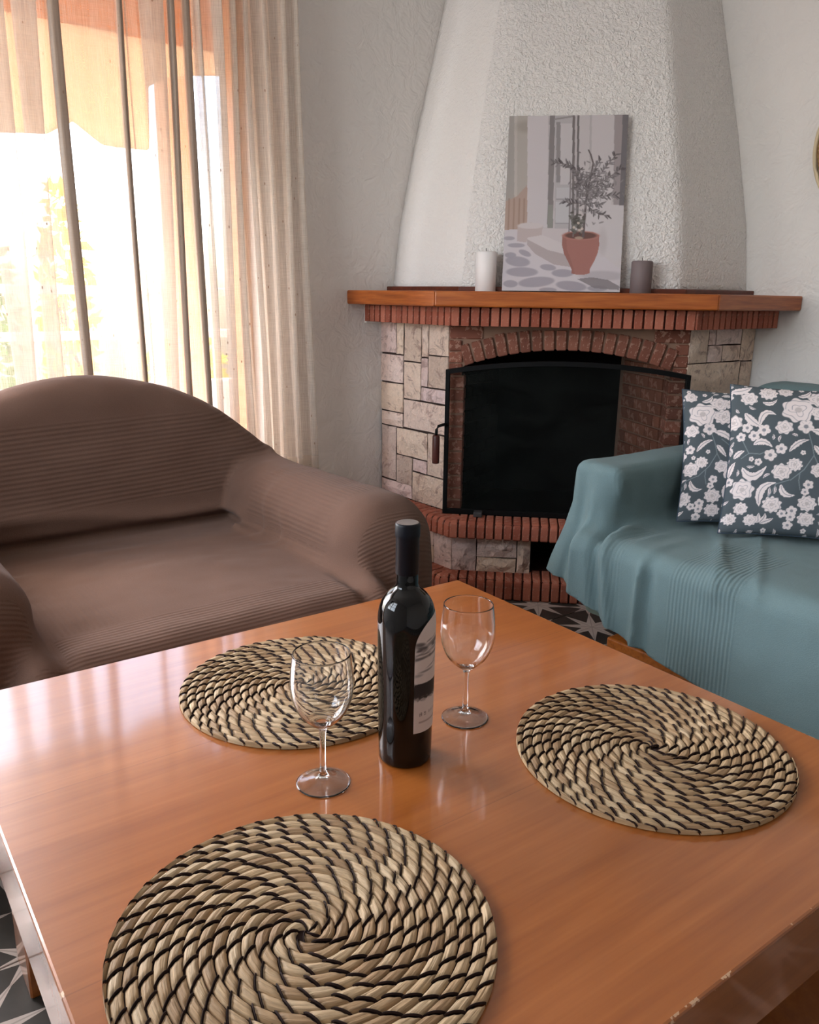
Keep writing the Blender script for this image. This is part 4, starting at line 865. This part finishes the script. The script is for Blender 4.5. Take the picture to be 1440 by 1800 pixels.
def armchair_hem(V): return .045 + .012 * np.sin(V[:, 0] * 11) + .01 * np.sin(V[:, 1] * 9)
V, Q = skin(armchair_field, (AX - .74, .10, -.03), (AX + .74, 1.36, .92), .0078, armchair_hem, 1)
Nn = normals(V, Q); x, y, z = V[:, 0] - AX, V[:, 1], V[:, 2]; ax_ = np.abs(x)
isback = (y < .62) & (z > .44) & (Nn[:, 1] > .2); isarm = (ax_ > .33) & (y > .45) & ~isback; front = (y > 1.15) & (Nn[:, 1] > .45)
arc = np.arctan2(z - .465, ax_ - .487) * .125 - np.where(z < .455, 0, 0)
rc = np.where(isback, z + .04 * x, np.where(isarm & ~front, np.where(z > .45, arc, z), np.where(front | (y > 1.12), z - y, x)))
wob = .012 * vnoise(V * 6, 9)
rm = np.where(isback, sstep(.50, .52, z + wob) * sstep(.745, .725, z + wob), np.where(isarm & ~front, sstep(.62, .66, y + wob) * sstep(1.04, 1.02, y + wob) * sstep(-.1, .1, z - .35), np.where(front | (y > 1.13), sstep(1.12, 1.15, y), .55 * sstep(.17, .20, x) * sstep(.85, .9, y))))
me = mesh('brown_throw', V, Q, MAT['throw_brown'], True); set_float(me, 'rib_coord', rc); set_float(me, 'rib_mask', rm)
ob = tag(link('ribbed_throw', me), 'brown ribbed cotton throw covering the armchair', 'throw'); md = ob.modifiers.new('cloth_thickness', 'SOLIDIFY'); md.thickness = .003; md.offset = -1
ac = thing('armchair', 'wide armchair hidden under the brown ribbed throw', 'armchair', (AX, 0, 0))
link('seat', box_mesh('seat', -.38, .38, .45, 1.23, .10, .392, MAT['upholstery_beige'], .06, 3), ac)
bme = box_mesh('backrest', -.52, .52, -.085, .085, -.10, .20, MAT['upholstery_beige'], .05, 3); link('backrest', bme, ac, (0, .37, .42), (math.radians(11), 0, 0))
for sx in (-1, 1): link('arm', box_mesh('arm', *sorted((sx * .385, sx * .605)), .33, 1.16, .08, .545, MAT['upholstery_beige'], .08, 3), ac)
for sx in (-1, 1):
    for yy in (.42, 1.1): link('leg', box_mesh('leg', sx * .5 - .03, sx * .5 + .03, yy - .03, yy + .03, 0, .10, MAT['dark_leg'], .004), ac)

# ---- sofa (faces +X, back to the right wall)
def sofa_field(P):
    x, y, z = P[..., 0], P[..., 1], P[..., 2]
    fl = sstep(.52, .22, z)
    arm = rbox(P, (.60, 1.226, .290), (.545, .080, .330), .032)
    arm = arm - fl * (.036 * sstep(1.26, 1.12, y) * sstep(.6, .9, x) + .035 * sstep(.95, 1.1, x) * sstep(1.35, 1.1, y))
    seat = rbox(P, (.625, 2.02, .20), (.605, .82, .232), .055) - .010 * np.exp(-((x - .85) / .3) ** 2) * sstep(1.4, 1.7, y)
    ang = math.radians(-12); xc, zc = .24, .42; xl = (x - xc) * math.cos(ang) - (z - zc) * math.sin(ang) * -1 * -1; xl = (x - xc) * math.cos(ang) - (z - zc) * math.sin(ang) * 1.0
    xl = (x - xc) + (z - zc) * .16
    q = np.stack([xl, y - 2.02, z - .43], -1); back = rbox(q, (0, 0, 0), (.115, .86, .375), .075)
    arm2 = rbox(P, (.60, 2.83, .285), (.545, .10, .325), .06)
    d = smin(seat, arm, .05); d = smin(d, back, .05); d = smin(d, arm2, .08)
    near = np.abs(d) < .05; x, y, z, P_ = x[near], y[near], z[near], P[near]; e = d[near]
    e = e + .003 * vnoise(P_ * 7, 13) + .0022 * vnoise(P_ * np.array([11, 17, 17]), 14) + .0012 * vnoise(P_ * np.array([34, 22, 22]), 15)
    fr = sstep(1.00, 1.14, x); lo = sstep(.64, .45, z)
    # folds hanging from the arm front and the seat edge
    e = e - fr * (.018 * gbump(y, 1.47 + .03 * (z - .3), .011) - .012 * gbump(y, 1.50, .014)) * sstep(.46, .36, z)
    e = e - fr * lo * (.020 * gbump(y, 1.325 + .16 * (.55 - z), .016) - .022 * gbump(y, 1.285 + .12 * (.55 - z), .018) + .012 * gbump(y, 1.235 - .02 * (.55 - z), .016) - .012 * gbump(y, 1.195 - .10 * (.55 - z), .016) + .010 * gbump(y, 1.150 - .18 * (.55 - z), .018))
    e = e - .010 * gbump(y + .35 * (z - .5), 1.385, .016) * gbump(x, 1.08, .10) * sstep(.40, .46, z)
    e = e - sstep(.6, .85, x) * gbump(z, .43, .05) * (.008 * gbump(x * .55 - (y - 1.45), .44, .012) + .007 * gbump(x * .55 - (y - 1.56), .44, .012) + .006 * gbump(x * .75 - (y - 1.40), .60, .012))
    e = e - .006 * gbump(y - .12 * np.sin(x * 5), 1.70, .03) * gbump(z, .42, .05)
    d[near] = e
    return d
def sofa_hem(V):
    f_ = np.interp(V[:, 1], [1.05, 1.12, 1.28, 1.36, 1.52, 1.75, 2.3, 3.4], [.295, .275, .232, .206, .152, .118, .095, .085]); s_ = np.where(V[:, 0] < 1.0, .27 + .03 * np.sin(V[:, 0] * 9), f_)
    return np.where(V[:, 1] < 1.25, np.maximum(s_, f_), f_) + .004 * np.sin(V[:, 1] * 17)
V, Q = skin(sofa_field, (.03, 1.02, -.03), (1.34, 3.0, .86), .0085, sofa_hem, 1)
Nn = normals(V, Q); x, y, z = V[:, 0], V[:, 1], V[:, 2]; wob = .01 * vnoise(V * 6, 9)
rc = y * 1.0; rm = (sstep(1.56, 1.58, y + wob) * sstep(1.76, 1.74, y + wob) + sstep(2.06, 2.08, y + wob) * sstep(2.26, 2.24, y) + .35 * sstep(1.28, 1.3, y) * sstep(1.42, 1.40, y)) * sstep(.95, 1.05, x)
me = mesh('teal_throw', V, Q, MAT['throw_teal'], True); set_float(me, 'rib_coord', rc); set_float(me, 'rib_mask', np.clip(rm, 0, 1))
ob = tag(link('ribbed_throw', me), 'teal ribbed cotton throw covering the sofa', 'throw'); md = ob.modifiers.new('cloth_thickness', 'SOLIDIFY'); md.thickness = .003; md.offset = -1
sf = thing('sofa', 'sofa on a wooden base hidden under the teal throw', 'sofa', (0, 2.02, 0))
link('wooden_base', box_mesh('wooden_base', .16, 1.165, -.69, .78, .05, .128, MAT['sofa_wood'], .006, 2), sf)
for (xx, yy) in ((.2, -.64), (1.08, -.64), (.2, .78), (1.08, .78)): link('leg', box_mesh('leg', xx - .03, xx + .03, yy - .03, yy + .03, 0, .05, MAT['sofa_wood'], .003), sf)
link('seat', box_mesh('seat', .30, 1.16, -.71, .71, .136, .40, MAT['upholstery_green'], .04, 2), sf)
link('backrest', box_mesh('backrest', .19, .285, -.76, .76, .136, .70, MAT['upholstery_green'], .04, 2), sf)
for yy in (-.792, .81): link('arm', box_mesh('arm', .12, 1.10, yy - .055, yy + .055, .136, .575, MAT['upholstery_green'], .03, 2), sf)

# ================================================================== floral cushions
PX, PY = 850., 1390.
def floral(Xr, Yr):
    """flower print; coordinates in pattern units with period PX in x and PY in y"""
    X = np.mod(Xr - 590, PX) + 590; Y = np.mod(Yr - 110, PY) + 110
    bg, wh, gy_ = (84, 92, 97), (230, 218, 216), (150, 146, 152); r = Raster(X, Y, bg)
    def wrap(fn):
        for dx in (-PX, 0, PX):
            for dy in (-PY, 0, PY): fn(dx, dy)
    def stem(pts): wrap(lambda a, b: r.line([(p[0] + a, p[1] + b) for p in pts], 7, (128, 138, 142), .9))
    def bloom(cx, cy, R, n=9, seed=0):
        def f(a, b):
            m = np.where((abs(X - cx - a) < R * 1.2) & (abs(Y - cy - b) < R * 1.2))[0]
            if not len(m): return
            dx, dy = X[m] - cx - a, Y[m] - cy - b; th = np.arctan2(dy, dx); q = np.hypot(dx, dy * 1.08) / R; edge = .90 + .09 * np.cos(n * th + seed); w = 1 - sstep(edge - .04, edge + .03, q); r.blend(m, w, wh)
            g1 = np.abs(np.sin(q * 8.2 + .9 * np.sin(n * .5 * th + seed) + .5 * np.cos(3 * th))); ln = (1 - sstep(.10, .34, g1)) * w * .75 * (q > .12); r.blend(m, ln, gy_)
            c0 = (1 - sstep(.16, .24, q)) * w * .6; r.blend(m, c0, (176, 166, 164))
        wrap(f)
    def flower(cx, cy, R, seed=0):
        def f(a, b):
            m = np.where((abs(X - cx - a) < R * 1.2) & (abs(Y - cy - b) < R * 1.2))[0]
            if not len(m): return
            dx, dy = X[m] - cx - a, Y[m] - cy - b; th = np.arctan2(dy, dx) + seed; q = np.hypot(dx, dy) / R; edge = .70 + .26 * np.abs(np.cos(2.5 * th)); w = 1 - sstep(edge - .07, edge + .05, q); r.blend(m, w, wh); r.blend(m, (1 - sstep(.22, .32, q)) * .8, (120, 122, 130)); r.blend(m, (1 - sstep(.05, .12, np.abs(np.sin(2.5 * th)))) * w * .45 * (q > .3), gy_)
        wrap(f)
    def leaf(p0, pc, p1, wd):
        ts = np.linspace(0, 1, 15); p0, pc, p1 = map(np.array, (p0, pc, p1)); C = np.array([p0 * (1 - t) ** 2 + 2 * pc * t * (1 - t) + p1 * t * t for t in ts]); T_ = np.gradient(C, axis=0); T_ /= np.linalg.norm(T_, axis=1)[:, None]; Nl = np.stack([-T_[:, 1], T_[:, 0]], 1)
        wdt = wd * np.sin(np.pi * ts ** .8) ** .8 * (1 + .12 * np.sin(ts * 34)); A = C + Nl * wdt[:, None] * .62; B = C - Nl * wdt[:, None] * .5; pts = np.concatenate([A, B[::-1]])
        wrap(lambda a, b: (r.poly(pts + np.array([a, b]), wh), r.line([tuple(c + np.array([a, b])) for c in C[1:-2]], 6, gy_, .8)))
    for s_ in ([(760, 790), (860, 800), (940, 760)], [(1120, 1020), (1220, 920), (1290, 790), (1270, 690), (1240, 590)], [(1200, 1100), (1185, 1020), (1190, 960)], [(690, 650), (730, 730), (765, 795)], [(870, 560), (800, 640)], [(960, 1180), (1010, 1060), (1110, 1020)], [(760, 795), (700, 840)], [(1290, 790), (1340, 900)], [(1330, 640), (1420, 720)]): stem(s_)
    for L in (((710, 410), (770, 500), (865, 545), 62), ((840, 540), (850, 340), (975, 425), 52), ((1095, 770), (1150, 660), (1250, 650), 40), ((1285, 700), (1330, 740), (1375, 825), 40), ((890, 1265), (840, 1060), (1015, 1050), 60), ((1050, 1060), (1060, 1180), (1165, 1150), 44), ((715, 920), (800, 1090), (925, 900), 66), ((800, 715), (870, 640), (960, 735), 52), ((860, 295), (930, 340), (975, 265), 34), ((1260, 560), (1370, 560), (1435, 680), 56), ((1145, 215), (1230, 220), (1245, 135), 40), ((590, 190), (690, 200), (770, 130), 60), ((635, 840), (660, 780), (725, 770), 44), ((605, 1005), (600, 920), (650, 870), 44), ((1385, 1260), (1350, 1140), (1430, 1060), 62), ((1370, 1040), (1370, 960), (1440, 940), 52), ((900, 1410), (850, 1380), (800, 1390), 34), ((900, 1410), (890, 1370), (895, 1325), 34), ((905, 1410), (950, 1370), (945, 1325), 34), ((910, 1415), (970, 1390), (1015, 1365), 34), ((1330, 140), (1390, 110), (1430, 150), 30), ((560, 720), (620, 760), (600, 810), 40), ((960, 1090), (970, 1140), (950, 1180), 18), ((1005, 1080), (1015, 1120), (1000, 1150), 18)): leaf(*L)
    for k, (cx, cy, R) in enumerate(((1150, 365, 132), (735, 1120, 98), (740, 1290, 58), (990, 1245, 76), (1045, 545, 70), (1310, 240, 84), (1262, 1215, 72), (905, 195, 74), (1045, 165, 60), (745, 262, 72), (1345, 395, 88), (1145, 880, 60), (1335, 920, 64), (1045, 950, 76), (1265, 1355, 66), (660, 1385, 56), (615, 500, 76), (1400, 240, 60), (830, 1390, 54))): bloom(cx, cy, R * 1.1, 7 + k % 4, k)
    for k, (cx, cy, R) in enumerate(((735, 555, 46), (880, 575, 54), (800, 630, 48), (685, 640, 42), (1030, 745, 46), (945, 805, 52), (1215, 530, 62), (1075, 1320, 36), (1150, 1290, 42), (1145, 1345, 38), (850, 870, 32), (1240, 1115, 32), (1262, 1050, 40), (610, 1050, 40), (1130, 1420, 40), (790, 845, 22))): flower(cx, cy, R * 1.12, k)
    rs = np.random.RandomState(3); small = []
    occ = {}
    gx_ = np.floor(X / 22).astype(int); gy2 = np.floor(Y / 22).astype(int); lum = r.C.sum(1) > 330
    bright = set(zip(gx_[lum].tolist(), gy2[lum].tolist()))
    for k in range(900):
        cx, cy = rs.uniform(590, 590 + PX), rs.uniform(110, 110 + PY); ci, cj = int(cx // 22), int(cy // 22)
        if any((ci + a, cj + b) in bright for a in (-1, 0, 1) for b in (-1, 0, 1)): continue
        if any((cx - q[0]) ** 2 + (cy - q[1]) ** 2 < 62 ** 2 for q in small): continue
        small.append((cx, cy)); a = rs.uniform(0, 2 * PI); L = rs.uniform(24, 34); d = np.array([math.cos(a), math.sin(a)]); n_ = np.array([-d[1], d[0]]); c = np.array([cx, cy])
        if k % 3: leaf(c - d * L, c + n_ * 16, c + d * L, 20)
        else: flower(cx, cy, 24, k)
        if len(small) > 70: break
    return lin(np.clip(r.C, 0, 255))
def cushion(label, bl, e1, e2, s, th, x_off, y_off, scale):
    e1 = Vector(e1).normalized(); e2 = Vector(e2); e2 = (e2 - e1 * e2.dot(e1)).normalized(); n = e1.cross(e2)
    c = Vector(bl) + (e1 + e2) * (s / 2)
    t = thing('floral_cushion', label, 'cushion', tuple(c), 0, 'floral cushions on the sofa'); t.rotation_mode = 'QUATERNION'; t.rotation_quaternion = Matrix((e1, e2, n)).transposed().to_quaternion()
    def sheet(N_, sign):
        u, v = np.meshgrid(np.linspace(-1, 1, N_), np.linspace(-1, 1, N_)); cu, cv = 1 - u * u, 1 - v * v
        X = s / 2 * u * (1 - .055 * cv * u * u) ; Y = s / 2 * v * (1 - .055 * cu * v * v); Z = sign * th / 2 * (cu * cv) ** .42 + .0022 * vnoise(np.stack([u * 5 + 20, v * 5 + 20, 0 * u + x_off * .01], -1), 6) * (cu * cv) ** .3
        wr = .004 * np.sin((u + v) * 14 + 3 * u * v) * np.exp(-((np.abs(u) - .85) / .12) ** 2 - ((np.abs(v) - .85) / .12) ** 2); Z = Z + sign * wr * (cu * cv) ** .3
        P = np.stack([X, Y, Z], -1).reshape(-1, 3); i, j = np.meshgrid(np.arange(N_ - 1), np.arange(N_ - 1), indexing='ij'); a = i * N_ + j; q = np.stack([a, a + 1, a + N_ + 1, a + N_], -1).reshape(-1, 4)
        return P, (q if sign > 0 else q[:, ::-1]), u.ravel(), v.ravel()
    P, q, u, v = sheet(330, 1); me = mesh('printed_front', P, q, MAT['cushion_print'], True); set_color(me, floral(x_off + (u + 1) / 2 * scale, y_off + (1 - v) / 2 * scale)); link('printed_front', me, t)
    P, q, u, v = sheet(48, -1); link('plain_back', mesh('plain_back', P, q, MAT['cushion_back'], True), t)
    k = 40; ring = [(-1 + 2 * i / k, -1) for i in range(k)] + [(1, -1 + 2 * i / k) for i in range(k)] + [(1 - 2 * i / k, 1) for i in range(k)] + [(-1, 1 - 2 * i / k) for i in range(k)]
    link('piping', tube_mesh('piping', [(s / 2 * a * (1 - .055 * (1 - b * b) * a * a), s / 2 * b * (1 - .055 * (1 - a * a) * b * b), 0) for a, b in ring], .0022, MAT['cushion_back'], 6, closed=True), t)
cushion('blue floral cushion in front, leaning on the other cushion', (.950, 1.515, .450), (-.555, .832, 0), (-.155, -.12, .378), .442, .115, 590, 110, 1390)
cushion('blue floral cushion tucked behind, against the sofa arm', (.930, 1.368, .448), (-.62, .78, 0), (-.18, -.156, .352), .435, .09, 970, 60, 1390)
